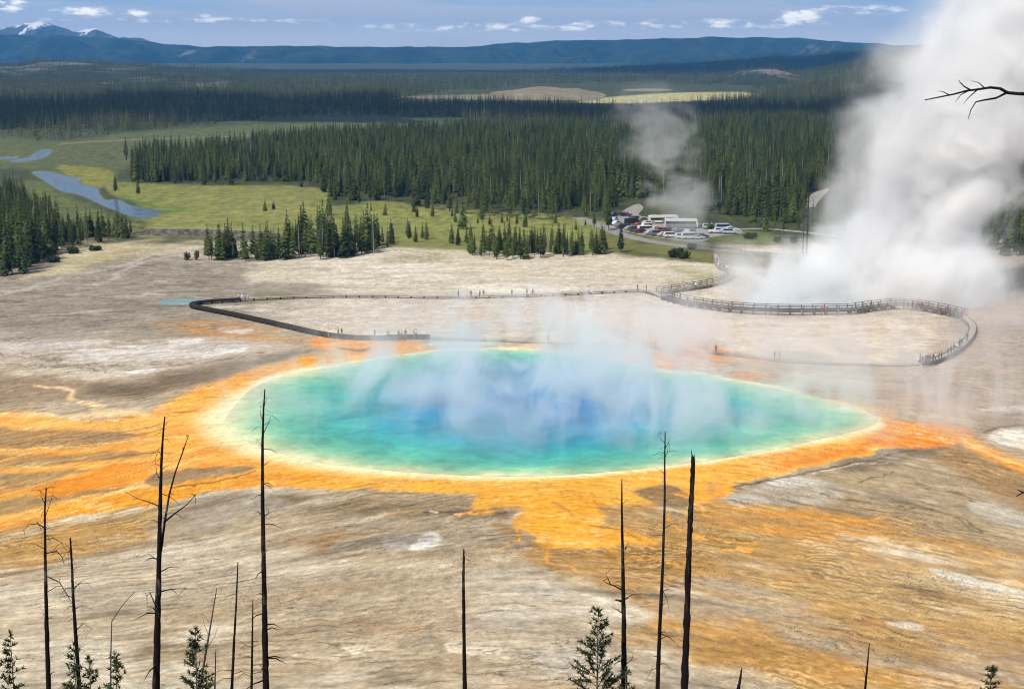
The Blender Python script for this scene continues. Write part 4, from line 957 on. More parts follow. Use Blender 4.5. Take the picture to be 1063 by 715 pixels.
def hair_mesh(long):
    bm = bmesh.new(); bmesh.ops.create_icosphere(bm, subdivisions=2, radius=1)
    for v in bm.verts:
        c = v.co.copy(); v.co = Vector((c.x*.098, c.y*.108, c.z*.10))
        if c.z < -.1: v.co.z *= (2.6 if long else 1.0); v.co.y -= .02
        if c.y > .35 and c.z < .45: v.co.y = .045
    me = bpy.data.meshes.new('hair'); bm.to_mesh(me); bm.free(); me.polygons.foreach_set('use_smooth', np.ones(len(me.polygons), bool)); return me
def hat_mesh():
    n = 16; v = []; f = []
    for (r, z) in ((.20, 0), (.11, .015), (.105, .09), (.06, .115)): v += [(r*math.cos(2*math.pi*k/n), r*1.1*math.sin(2*math.pi*k/n), z) for k in range(n)]
    for i in range(3):
        for k in range(n): f.append((i*n+k, i*n+(k+1) % n, (i+1)*n+(k+1) % n, (i+1)*n+k))
    f.append(tuple(3*n+k for k in range(n))); return MB().raw(v, f).mesh('hat')
HAIRS = [hair_mesh(False), hair_mesh(True)]; HAT = hat_mesh()
prg = random.Random(12)
TOPS = ['white', 'navy', 'red', 'black', 'black', 'grey', 'green', 'navy', 'purple', 'brown', 'denim', 'black']
LOWS = ['denim', 'black', 'black', 'grey', 'denim', 'brown', 'navy', 'khaki']
USED = {}
def person(px, py, z, where, group, top=None, low=None, h=None, hat=None, pose=None, face=None):
    top = top or prg.choice(TOPS); low = low or prg.choice(LOWS); h = h or prg.uniform(1.72, 1.95); hat = (prg.random() < .3) if hat is None else hat
    # no two people of one place look alike in words
    for _ in range(60):
        key = (where, top, low, hat)
        if key not in USED: break
        top = prg.choice(TOPS); low = prg.choice(LOWS)
    USED[key] = 1
    x, y = ground(px, py, z); x, y = float(x), float(y)
    k = prg.randrange(len(POSES)) if pose is None else pose
    root = empty('person', (x, y, z), prg.uniform(0, 6.28) if face is None else face)
    b = link('body', POSES[k], None, root)
    for i, mm in enumerate((skin_m, cloth(top), cloth(low), cloth('brown'))):
        b.material_slots[i].link = 'OBJECT'; b.material_slots[i].material = mm
    s = h/1.75; root.scale = (s, s, s); lean = (0, .4, .1, .3, 0, .5)[k]*.09
    hr = link('hair', HAIRS[prg.random() < .4], None, root, (0, lean-.012, 1.69)); hr.data.materials or hr.data.materials.append(HAIR['dark'])
    hr.material_slots[0].link = 'OBJECT'; hr.material_slots[0].material = HAIR[prg.choice(['dark', 'brown', 'fair', 'grey'])]
    if hat:
        ht = link('hat', HAT, None, root, (0, lean, 1.735)); ht.data.materials or ht.data.materials.append(cloth('khaki'))
        ht.material_slots[0].link = 'OBJECT'; ht.material_slots[0].material = cloth(prg.choice(['white', 'khaki']))
    lab = '%s top, %s trousers%s, %s' % (top, low, ', brimmed hat' if hat else '', where)
    return tag(root, lab, 'person', group)
G1 = 'visitors on the low boardwalk by the spring'
for a, t_, l_ in ((341, 'white', 'khaki'), (351, 'black', 'black'), (355, 'black', 'denim'), (389, 'purple', 'navy'), (403, 'grey', 'khaki'), (414, 'navy', 'black'), (417, 'white', 'denim'), (421, 'black', 'grey'), (430, 'khaki', 'khaki'), (432, 'white', 'black')):
    person(a, 351.2 if a > 380 else 349.6, .7, 'near the boardwalk bend' if a < 395 else 'by the boardwalk bench', G1, t_, l_)
for a, t_, l_ in ((248, 'white', 'navy'), (251.5, 'white', 'khaki'), (254.5, 'pale blue', 'denim'), (258, 'white', 'grey')):
    person(a, 312.6, .6, 'beside a grassy tuft at the small pool', 'visitors in pale clothes at the small pool', t_, l_)
for a, b_ in ((476,309.6), (489,309.2), (498,309), (502,309), (531.5,308.3), (547,307.8), (553,307.6), (611,305.2), (662,303), (671,304)):
    person(a, b_, .6, 'on the long boardwalk across the flat', 'visitors strung out along the far walkway')
for a, b_ in ((667,361.2), (671.5,361.4), (675.5,361.8), (680,362)): person(a, b_, .32, 'in the foursome behind the spring', 'group of four behind the spring', prg.choice(['white', 'grey', 'pink']))
for a, b_ in ((731,366), (734,366.4), (743,367.2), (804,374), (809,374.6), (569,356.4), (600,357.4)): person(a, b_, .32, 'on the steamy back rim boardwalk', 'visitors on the steamy back rim walkway')
for a, b_ in ((853,326.6), (858,326.6), (800,326.4), (832,327), (870,326.4), (912,322), (921,321.4), (947,321.2), (963,323.8), (981,327), (986,328.2), (888.5,325.6), (899.5,323.8), (906,322.8), (938,320.6), (942,320.9), (951,321.8), (953.5,322), (956,322.4), (959,323), (969,324.6), (973,325.4), (976,326), (990,329.4), (994,330.2), (998,331)):
    person(a, b_, 1.1, 'along the crater railing' if a < 930 else 'in the crowd ending the crater railing', 'visitors along the crater railing')
for a, b_ in ((955,378.4), (961,378), (957.5,378.6), (963,377.6), (977,373.4), (987,369), (996,362), (965,377), (968.5,376.4), (971,375.6), (974.5,374.4), (984,370.6), (990,367), (993,364.6), (998,361), (1004,354)):
    person(a, b_, .7, 'on the curving boardwalk past the crater', 'visitors on the curving boardwalk')
for i, (a, b_) in enumerate(((744.5,274), (746.5,276), (748,278), (749,275.5), (750.5,279.5), (752.5,280.5), (754,282), (747,280), (755.5,283.6), (745.5,279), (722,300.4), (712,302))):
    person(a, b_, .6, 'in the bunch on the winding boardwalk' if i < 10 else 'at the foot of the winding boardwalk', 'visitors coming from the car park', prg.choice(['white', 'pink', 'white', 'red', 'black', 'grey']))
for a, b_ in ((722,240), (735,238), (739,236), (757,239), (832,240), (790,236)): person(a, b_, .1, 'standing in the car park', 'visitors in the car park')
# bench on the near boardwalk
q = [float(c) for c in ground(409, 351.4, .7)]
bench = empty('bench', (q[0], q[1], .7), .06)
MB().box((0, 0, .45), (3.2, .42, .07)).build('seat', dark_wood, bench)
MB().box((0, .20, .72), (3.2, .05, .16)).build('backrest', dark_wood, bench)
for s in (-1.4, 0, 1.4): MB().box((s, 0, .205), (.10, .40, .41)).build('leg', dark_wood, bench)
for s in (-1.4, 1.4): MB().box((s, .205, .56), (.07, .04, .15)).build('back_support', dark_wood, bench)
tag(bench, 'long dark bench on the low boardwalk beside standing visitors', 'bench')

# ================= vehicles =================
glass_m = pbr('window_glass', (.02, .025, .03), .08, .1, 1, spec=.6)
tyre_m = pbr('tyre_rubber', (.02, .02, .02), .9, .2, 3); rim_m = pbr('rim_metal', (.5, .5, .5), .35, .1, 3, metal=.8)
lamp_m = pbr('lamp_glass', (.75, .74, .7), .2, .05, 3); tail_m = pbr('tail_lamp', (.35, .02, .02), .3, .05, 3)
PAINT = {}
def paint_m(nm):
    c = {'white': (.62, .62, .61), 'silver': (.45, .46, .47), 'dark blue': (.025, .045, .13), 'black': (.015, .015, .017), 'red': (.35, .03, .025), 'tan': (.36, .30, .21), 'grey': (.16, .165, .17), 'green': (.04, .10, .06), 'maroon': (.12, .02, .025), 'pale blue': (.32, .42, .52), 'cream': (.68, .63, .52)}[nm]
    if nm not in PAINT: PAINT[nm] = pbr(nm.replace(' ', '_')+'_paint', c, .3, .05, .8, spec=.5)
    return PAINT[nm]
def profile_body(prof, w, tuck, name):
    """side outline swept across the width, narrowing above the belt line; edges rounded"""
    bm = bmesh.new(); n = len(prof); rows = []
    for s in (-1, 1): rows.append([bm.verts.new((x, s*(w/2-(tuck if z > 1.0 else 0)*(z-1.0)), z)) for x, z in prof])
    bm.faces.new(rows[0]); bm.faces.new(rows[1][::-1])
    for i in range(n): bm.faces.new((rows[0][(i+1) % n], rows[0][i], rows[1][i], rows[1][(i+1) % n]))
    bmesh.ops.recalc_face_normals(bm, faces=bm.faces); bmesh.ops.bevel(bm, geom=list(bm.edges), offset=.06, segments=2, affect='EDGES', profile=.5)
    me = bpy.data.meshes.new(name); bm.to_mesh(me); bm.free(); return me
def wheel_at(root, x, y, r=.34):
    w = MB().tube([(0, -.11, 0), (0, .11, 0)], r, 16).build('wheel', tyre_m, root, (x, y, r), True)
    MB().tube([(0, -.125, 0), (0, .125, 0)], r*.6, 12).build('rim', rim_m, w)
def make_car(kind):
    root = empty('parked_car')
    if kind == 'sedan': L = 4.6; prof = [(-2.3, .35), (2.3, .35), (2.32, .62), (2.2, .78), (1.15, .92), (.45, 1.40), (-.95, 1.42), (-1.65, .98), (-2.25, .92), (-2.32, .6)]; win = [(.95, .96), (.40, 1.35), (-.92, 1.36), (-1.5, .98)]
    elif kind == 'suv': L = 4.8; prof = [(-2.4, .42), (2.4, .42), (2.42, .8), (2.3, .98), (1.2, 1.1), (.7, 1.72), (-2.15, 1.76), (-2.4, 1.1)]; win = [(1.02, 1.12), (.62, 1.65), (-2.05, 1.68), (-2.25, 1.14)]
    elif kind == 'pickup': L = 5.4; prof = [(-2.7, .45), (2.7, .45), (2.72, .85), (2.6, 1.02), (1.35, 1.12), (.85, 1.74), (-.6, 1.76), (-.72, 1.1), (-2.7, 1.1)]; win = [(1.15, 1.14), (.78, 1.66), (-.52, 1.68), (-.62, 1.14)]
    else: L = 5.4; prof = [(-2.7, .4), (2.7, .4), (2.72, .9), (2.45, 1.1), (1.7, 2.0), (1.4, 2.15), (-2.6, 2.18), (-2.72, 1.2)]; win = [(2.2, 1.2), (1.66, 1.92), (-2.4, 1.96), (-2.5, 1.2)]
    w = 1.85; tuck = .32 if kind != 'van' else .1
    body = link('body', profile_body(prof, w, tuck, 'body'), None, root); body.data.materials.append(paint_m('white'))
    for s in (-1, 1):
        y = [s*(w/2-tuck*max(0, z-1)+.004) for _, z in win]
        MB().raw([(x, yy, z) for (x, z), yy in zip(win, y)]+[(x, yy-s*.03, z) for (x, z), yy in zip(win, y)], [(0, 1, 2, 3), (7, 6, 5, 4), (0, 4, 5, 1), (1, 5, 6, 2), (2, 6, 7, 3), (3, 7, 4, 0)]).build('side_window', glass_m, root)
    (x0, z0), (x1, z1) = [(a, b) for a, b in ((win[0][0]+.16, win[0][1]+.02), (win[1][0]+.10, win[1][1]))]
    hw = w/2-.18
    d = Vector((z1-z0, 0, -(x1-x0))).normalized()*.03
    MB().raw([(x0, -hw, z0), (x0, hw, z0), (x1, hw-.1, z1), (x1, -hw+.1, z1), (x0+d.x, -hw, z0+d.z), (x0+d.x, hw, z0+d.z), (x1+d.x, hw-.1, z1+d.z), (x1+d.x, -hw+.1, z1+d.z)], [(0, 1, 2, 3), (4, 7, 6, 5), (0, 4, 5, 1), (1, 5, 6, 2), (2, 6, 7, 3), (3, 7, 4, 0)]).build('windscreen', glass_m, root)
    for x in (-L*.30, L*.31):
        for s in (-1, 1): wheel_at(root, x, s*(w/2-.08))
    for s in (-1, 1):
        MB().box((L/2+.02, s*.66, .72 if kind == 'sedan' else .88), (.06, .32, .15)).build('headlight', lamp_m, root); MB().box((-L/2-.02, s*.7, .8 if kind == 'sedan' else .98), (.06, .24, .18)).build('tail_light', tail_m, root)
    return root
CARS = {}
def car(px, py, rz, kind, colr, label, group=None):
    if kind not in CARS: CARS[kind] = o = make_car(kind)
    else: o = copy_tree(CARS[kind])
    x, y = ground(px, py, .09); o.location = (float(x), float(y), .095); o.rotation_euler = (0, 0, rz)
    for c in o.children:
        if c.name.split('.')[0] == 'body': c.material_slots[0].link = 'OBJECT'; c.material_slots[0].material = paint_m(colr)
    o.name = {'sedan': 'parked_car', 'suv': 'parked_car', 'pickup': 'pickup_truck', 'van': 'parked_van'}[kind]
    return tag(o, label, {'sedan': 'car', 'suv': 'car', 'pickup': 'pickup truck', 'van': 'van'}[kind], group)
GC = 'vehicles in the car park'
q = [(636.5,225,1.3,'suv','dark blue','dark blue off-roader topmost in the line along the curving kerb'), (637.5,229.5,1.2,'sedan','pale blue','pale blue car just below the dark blue off-roader at the kerb'), (640,233.5,.9,'sedan','white','white car at the tightest bend of the kerb'), (645,236,.7,'sedan','grey','grey car after the white car at the bend of the kerb'), (650,237.6,.5,'suv','black','black off-roader in the kerb line before the tan car'), (655,239,.5,'sedan','tan','tan car between a black off-roader and a green one'), (660,240.4,.4,'suv','green','dark green off-roader in the middle of the kerb line'), (665.5,241.6,.4,'sedan','maroon','maroon car in the middle of the kerb line'), (670.5,241,.3,'van','white','white van standing out in the middle of the kerb line'), (676.5,243.6,.3,'sedan','silver','silver car below the long coach roof'), (683,244.6,.3,'suv','grey','grey off-roader below the long coach roof'), (690,245.5,.2,'sedan','silver','silver car in the lowest rank before the white cars'), (697,246.6,.2,'suv','white','white off-roader where the kerb line nears the white cars'), (709,247.8,.15,'suv','white','first of three white vehicles at the low end of the car park'), (716.5,248.3,.15,'van','white','white van in the middle of three white vehicles at the low end'), (723.5,248.2,.1,'sedan','white','white low car last of three at the low end of the car park'),
     (649,224.4,-.6,'sedan','black','black car alone at the top corner of the gravel lot'), (694,241.4,1.4,'sedan','black','black car parked across, left of a dark coach shadow'), (701,242,1.4,'suv','grey','grey off-roader parked across in front of the coach'), (707,242.4,1.4,'sedan','dark blue','dark blue car parked across in front of the coach'), (713,242.8,1.4,'sedan','silver','silver car parked across in front of the coach'), (719,243.4,1.4,'suv','black','black off-roader parked across at the coach nose'), (744,242,.05,'pickup','white','white pickup truck parked beside the small island of grass'), (753,242.3,.05,'sedan','pale blue','pale blue car beyond the white pickup truck'), (757.5,242.8,.05,'suv','silver','silver off-roader last beside the grassy island'), (664,235.4,.5,'sedan','red','red car in the second rank behind the kerb line'), (673,237,.5,'suv','cream','cream off-roader in the second rank behind the kerb line'), (681,239.4,.4,'sedan','white','white car in the second rank behind the kerb line'), (731,236.5,.1,'sedan','maroon','maroon car parked against the trees past the coach nose'), (737,237.6,.1,'suv','silver','silver off-roader parked against the trees past the coach nose'), (744,238.2,.1,'sedan','black','black car parked against the trees above the white pickup'), (751,239,.1,'van','pale blue','pale blue van parked against the trees above the white pickup'), (759,239.8,.1,'sedan','white','white car at the last bay against the trees'), (668,230,.4,'sedan','grey','grey car beside the cream motorhome'), (660,229.5,.6,'suv','maroon','maroon off-roader farther up the gravel beside the trees'), (672,233.6,.5,'sedan','silver','silver car just below the cream motorhome'), (656,233,.7,'van','black','black van in the open middle of the gravel'), (728,247,.1,'sedan','dark blue','dark blue car next to the white low car at the low end'), (704,245,.2,'sedan','black','black car between the silver rank and the white vehicles'), (688,241.6,.4,'suv','red','red off-roader at the tail of the coach')]
for a in q: car(*a, group=GC)
def make_coach(L, h, colr, stripe):
    root = empty('coach'); w = 2.5
    prof = [(-L/2, .4), (L/2, .4), (L/2+.04, 1.4), (L/2-.12, h-.35), (L/2-.4, h), (-L/2+.3, h), (-L/2, h-.25)]
    body = link('body', profile_body(prof, w, .03, 'body'), None, root); body.data.materials.append(paint_m(colr))
    for s in (-1, 1):
        MB().box((-.1, s*(w/2-.02), h*.60), (L-.9, .10, h*.30)).build('side_window', glass_m, root)
        if stripe: MB().box((-.1, s*(w/2+.005), h*.28), (L-.6, .03, h*.24)).build('side_panel', paint_m(stripe), root)
        for x in (-L*.28, L*.33): wheel_at(root, x, s*(w/2-.1), .48)
        MB().box((L/2+.03, s*.9, .85), (.08, .35, .2)).build('headlight', lamp_m, root)
    MB().box((L/2-.03, 0, h*.60), (.12, w-.35, h*.36)).build('windscreen', glass_m, root)
    MB().box((-L*.2, 0, h+.08), (1.8, 1.5, .2)).build('roof_vent', paint_m('silver'), root)
    return root
for a, b_, L, h, c, s, rz, lab, ct in ((707,236.6,10.5,3.0,'white','grey',-.05,'long white roofed coach with a dark window band across the car park','coach'), (693,231.4,6.8,2.6,'white',None,.1,'white motorhome parked behind the long coach','motorhome'), (682,231.8,5.6,2.6,'cream',None,.15,'shorter cream motorhome behind the kerb line','motorhome')):
    o = make_coach(L, h, c, s); x, y = ground(a, b_, .09); o.location = (float(x), float(y), .095); o.rotation_euler = (0, 0, rz)
    if ct == 'motorhome': o.name = 'motorhome'
    tag(o, lab, ct)

# ================= shrubs and bank =================
shrub_leaf = leafy('shrub_leaves', (.035, .05, .016), (.085, .10, .035), .3); gold_leaf = leafy('yellow_shrub_leaves', (.12, .11, .03), (.24, .22, .06), .1)
def shrub_mesh(r, h, n, sd):
    g = random.Random(sd); V = []; Fq = []
    lobes = [(Vector((g.uniform(-.55, .55)*r, g.uniform(-.5, .5)*r, h*g.uniform(.35, .7))), g.uniform(.35, .55)) for _ in range(6)]
    for _ in range(n):
        c, k = g.choice(lobes); d = Vector((g.gauss(0, 1), g.gauss(0, 1), g.gauss(0, 1))).normalized()*g.uniform(.6, 1.05)
        p = c+Vector((d.x*r*k, d.y*r*k, d.z*h*k)); p.z = max(p.z, .05); s = r*g.uniform(.09, .2); a = Vector((g.gauss(0, 1), g.gauss(0, 1), g.gauss(0, .6))).normalized()*s; b2 = a.orthogonal().normalized()*s*.6
        i = len(V); V += [p-a, p+b2, p+a*1.2, p-b2]; Fq.append((i, i+1, i+2, i+3))
    me = bpy.data.meshes.new('foliage'); me.from_pydata(V, [], Fq); return me
def stems_mesh(r, h, sd):
    g = random.Random(sd); mb = MB()
    for _ in range(6): mb.tube([(0, 0, -.1), (g.uniform(-.3, .3)*r, g.uniform(-.3, .3)*r, h*.35), (g.uniform(-.6, .6)*r, g.uniform(-.6, .6)*r, h*.8)], (.05, .035, .01), 5)
    return mb.mesh('stem')
for i, (a, b_, r, h, mm, lab) in enumerate(((703,267,2.6,2.2,shrub_leaf,'dark bush on the green bank below the access road'), (711,268,2.2,1.8,shrub_leaf,'smaller bush beside the dark one below the access road'), (789,303,1.5,1.6,gold_leaf,'yellow green bush alone on the pale flat before the steam'), (718,258,1.6,1.4,shrub_leaf,'low bush at the edge of the access road'), (779,248,2.4,1.7,shrub_leaf,'round dark bush on the grass strip near the car park'), (806,252,1.5,1.6,shrub_leaf,'small bush at the end of the grass strip'), (824,253,1.4,2.2,shrub_leaf,'upright bush close to the tall bare pole'), (76,263,2.2,1.7,shrub_leaf,'low bush on the sandy spot inside the riverside stand'), (98,260,2.0,1.3,shrub_leaf,'flat bush in front of the riverside stand'), (55,272,2.3,1.6,shrub_leaf,'bush where the riverside stand meets the grey flat'), (194,270,1.2,2.0,shrub_leaf,'thin upright bush before the small thicket'), (204,270,1.0,2.6,shrub_leaf,'thin bush right beside the small thicket'))):
    x, y = ground(a, b_); root = empty('shrub', (float(x), float(y), 0)); o = link('foliage', shrub_mesh(r, h, 420, 100+i), mm, root); link('stem', stems_mesh(r, h, i), bark, root)
    tag(root, lab, 'shrub')
p, n = resample([(136,244),(150,243.5),(180,244),(215,244.5),(260,246.5),(310,250)], 1.2)
def bank():
    g = np.random.default_rng(4); m = len(p); prof = [(-3.0, -.2), (-1.2, .5), (-.2, 1.7), (.3, 2.1), (2.0, 2.2), (7.0, -.1)]; V = []
    for i in range(m):
        e = min(1, i/6, (m-1-i)/12)
        for (o_, z) in prof: q_ = p[i]+n[i]*(o_+g.uniform(-.4, .4)); V.append((q_[0], q_[1], z*(e+.02)+g.uniform(-.18, .18)*e))
    me = mesh_np('river_bank', V, grid_faces(m, len(prof)))
    mm, t, out = material('bank_earth'); b = t.new('ShaderNodeBsdfPrincipled'); t.l.new(b.outputs[0], out.inputs[0]); po = t.new('ShaderNodeTexCoord').outputs['Object']
    c = t.mixc(t.step(t.noise(po, .8, 5, .6), .4, .65), (.055, .045, .038), (.15, .13, .11)); z = t.xyz(po)[2]
    c = t.mixc(t.step(z, 1.7, 2.1), c, (.22, .23, .09)); t.put(b.inputs['Base Color'], c); b.inputs['Roughness'].default_value = .95
    tag(link('river_bank', me, mm), kind='structure')
bank()

# ================= bare trunks and young trees on the slope in front =================
def at(px, py, D):
    x, z = at_dist(px, py, D); return Vector((float(x), D, float(z)))
trg = random.Random(21)
def snag(D, line, w0, w1, label, branches=(), fork=None, cat='dead tree', mat=None, twigs=0, knob=0, broken=False):
    """line: traced trunk, top first (photo pixels) at distance D; w0, w1: widths in pixels at top and foot of the frame; rooted in the slope"""
    mat = mat or burnt; mpp = D/F*1.03
    P3 = [at(a, b_, D) for a, b_ in line]; d = (P3[-1]-P3[-2]).normalized()
    gz = float(hill_height(np.array([P3[-1].x]), np.array([D]))[0])-.4
    foot = P3[-1]+d*((P3[-1].z-gz)/max(.2, -d.z)); root = empty('dead_tree', (foot.x, foot.y, gz+.4)); o = Vector(root.location)
    full = [foot-o]+[q_-o for q_ in P3[::-1]]; H_ = P3[0].z-gz
    fine = []; rad = []
    for i in range(len(full)-1):
        for k in range(10):
            q_ = full[i].lerp(full[i+1], k/10); fine.append(q_)
    fine.append(full[-1])
    ztop, zfr = full[-1].z, full[1].z
    for q_ in fine:
        u = (ztop-q_.z)/max(ztop-zfr, .1); r = (w0+(w1-w0)*min(u, 1.6)**.8)*mpp/2*(1+trg.uniform(-.08, .08+knob*.8)); rad.append(max(r, .004))
    fine = [q_+Vector((trg.gauss(0, 1), trg.gauss(0, 1), 0))*rad[i]*(.04+knob*.2) for i, q_ in enumerate(fine)]
    mb = MB(); mb.tube(fine, rad, 9)
    if broken:
        for k in range(4): mb.tube([fine[-1]-Vector((0, 0, .1)), fine[-1]+Vector((trg.uniform(-1, 1)*rad[-1], trg.uniform(-1, 1)*rad[-1], trg.uniform(.05, .25)))], (rad[-1]*.6, .004), 5)
    mb.build('trunk', mat, root, None, True)
    for br in branches:                      # traced branches, each bent a little out of the picture's plane
        pts, wb = br; sgn = trg.choice((-1, 1)); k0 = trg.uniform(.1, .5)*(0 if D == 22 else 1)
        q_ = [at(a, b_, D)-o for a, b_ in pts]; L = sum((q_[i+1]-q_[i]).length for i in range(len(q_)-1)); run = 0; v = [q_[0]]
        for i in range(1, len(q_)):
            run += (q_[i]-q_[i-1]).length; v.append(q_[i]+Vector((0, sgn*k0*run, 0)))
        mbb = MB(); n_ = len(v); mbb.tube(v, [wb*mpp/2*(1-.75*i/(n_-1)) for i in range(n_)], 6)
        for _ in range(twigs):
            i = trg.randrange(1, n_); s_ = v[i]; e_ = s_+Vector((trg.uniform(-.25, .25), trg.uniform(-.2, .2), trg.uniform(-.25, .15))); mbb.tube([s_, s_.lerp(e_, .5)+Vector((0, 0, .03)), e_], (wb*mpp*.2, wb*mpp*.15, .003), 5)
        mbb.build('branch', mat, root, None, True)
    for _ in range(int(twigs*7)):            # stubs and dead twigs all round the stem
        i = trg.randrange(12, len(fine)-1); a = trg.uniform(0, 6.28); L = trg.uniform(.12, .65)*(1.2-.6*i/len(fine)); e_ = Vector((math.cos(a), math.sin(a), trg.uniform(-.5, .5)))*L
        m2 = MB(); m2.tube([fine[i], fine[i]+e_*.5+Vector((0, 0, .04)), fine[i]+e_+Vector((0, 0, -.12*L))], (rad[i]*.28, rad[i]*.2, .003), 5); m2.build('twig', mat, root, None, True)
    return tag(root, label, cat)
snag(36, [(48,506),(46.5,530),(47,580),(48.5,650),(50.5,716)], 1.2, 5.6, 'burnt pine trunk with drooping side branches, outermost of the tall trunks at the riverside end', [([(47,548),(38,544),(28,546),(22,552)], 1.6), ([(48,574),(60,571),(66,576),(69,584)], 1.6), ([(49,598),(60,606),(66,622),(69,632)], 1.4), ([(47,560),(56,558),(64,562),(70,570)], 1.0), ([(47.5,525),(42,516),(40,510)], 1.0), ([(47.5,535),(52,520),(54,508)], .8)], twigs=3)
snag(35, [(73,558),(74.5,585),(76,620),(79,665),(82.5,716)], 1.6, 5.0, 'shorter burnt trunk with short upturned twigs, beside the outermost tall trunk', [([(76,612),(82,605),(88,600)], 1.2), ([(77,632),(84,628),(90,630)], 1.0), ([(74,562),(70,575),(68,590)], .8), ([(78,655),(86,648),(94,655)], 1.0)], twigs=3)
snag(38, [(171,432),(169,455),(167.5,480),(166.5,520),(165,580),(163.5,650),(162,716)], 1.2, 8.2, 'tallest double stemmed burnt pine with a forked side stem', [([(167,572),(168,545),(170,520),(174,500),(180,480),(184,466)], 3.2), ([(170,542),(182,532),(195,522),(204,512)], 2.4), ([(167,526),(158,520),(146,514),(134,504)], 1.4), ([(165,614),(176,613),(190,614)], 2.0), ([(164,634),(154,618),(150,622),(149,635)], 1.6), ([(165,582),(154,576),(140,580)], 1.0), ([(168,500),(162,492),(160,478)], 1.2), ([(169,478),(165,466)], .8)], twigs=4)
snag(37, [(275,404),(273.5,425),(272.5,460),(272.5,520),(274,600),(275,660),(276,716)], 1.2, 7.2, 'tall straight bare trunk standing against the green end of the spring', [([(274,440),(270,432),(269,424)], 1.0), ([(273.5,450),(278,440),(281,432)], 1.0), ([(273,535),(278,533),(280,528)], 1.4), ([(274,422),(277,414)], .8), ([(273,466),(267,458)], .8)], twigs=3)
snag(36, [(247,583),(245,630),(242.5,675),(240.5,716)], 1.0, 3.4, 'thin bare stem leaning slightly, between the double trunk and the straight trunk', twigs=1.4)
snag(34, [(225,610),(220,640),(214,675),(207,716)], .8, 3.0, 'slender leaning dead sapling beside a green young pine', [([(217,660),(211,650),(208,640)], .8), ([(215,672),(222,662),(226,650)], .8), ([(212,688),(205,680)], .8)], mat=pale_dead, twigs=2)
snag(36, [(262.5,622),(262,660),(261,716)], .8, 3.0, 'thin twiggy dead stem right beside the tall straight trunk', [([(262,690),(270,688),(276,694)], .8), ([(262,672),(255,668),(250,672)], .8), ([(261,702),(252,700),(246,706)], .8)], twigs=3)
snag(34, [(224,674),(223.5,695),(223,716)], .6, 1.8, 'very short thin dead stem between young pine and thin leaning stem', twigs=1)
snag(34, [(140,614),(132,622),(124,632),(116,645),(115,680),(115,716)], .7, 1.8, 'bent thin sapling arching over a young pine', mat=pale_dead)
snag(38, [(481.5,577),(481,600),(481.5,650),(482.5,716)], 2.4, 4.6, 'broken straight bare trunk standing alone in front of the pale sinter', broken=True, knob=.04)
snag(36, [(645.5,497),(645.5,530),(646.5,580),(647.5,640),(648,716)], .9, 6.6, 'tapering burnt trunk with a forked stub and a green young pine at its foot', [([(646,612),(637,608),(630,606),(626,604)], 2.0), ([(634,607),(631,600),(629,596)], 1.2), ([(646,624),(640,622),(638,622)], 3.0), ([(646,636),(640,632),(634,628)], 1.4), ([(649,570),(651,566)], 1.6), ([(648,622),(653,620)], 1.2), ([(648,690),(656,686),(658,680)], 1.2)], twigs=1)
snag(37, [(690.5,448),(690,480),(690,520),(688,590),(685,650),(682.5,716)], 1.0, 4.8, 'slim tall trunk with tiny twigs at its tip, between two burnt trunks', [([(690.5,460),(686,456),(685,450)], .8), ([(690,466),(694,458),(694,452)], .8), ([(690,476),(693,470),(694,464)], .8), ([(687,610),(692,620),(694,632)], .8), ([(684,690),(690,688),(696,694)], .8), ([(684,692),(676,696),(670,712)], .8)], twigs=3)
snag(36, [(719.5,474),(719,495),(717,530),(715,580),(713,640),(710.5,716)], 3.8, 7.6, 'thick knobbly black trunk with a blunt broken top', [([(718,490),(716,486)], 2.6), ([(716,545),(713,541)], 2.6), ([(715,560),(718,564)], 2.2)], broken=True, knob=.16)
snag(35, [(770,693),(768.5,704),(766,718)], 1.0, 4.2, 'short black stub of a trunk showing only its leaning tip', knob=.06)
snag(36, [(902.5,667),(900.5,690),(898,716)], .8, 2.8, 'short thin leaning stem alone on the ochre flat side', twigs=.6)
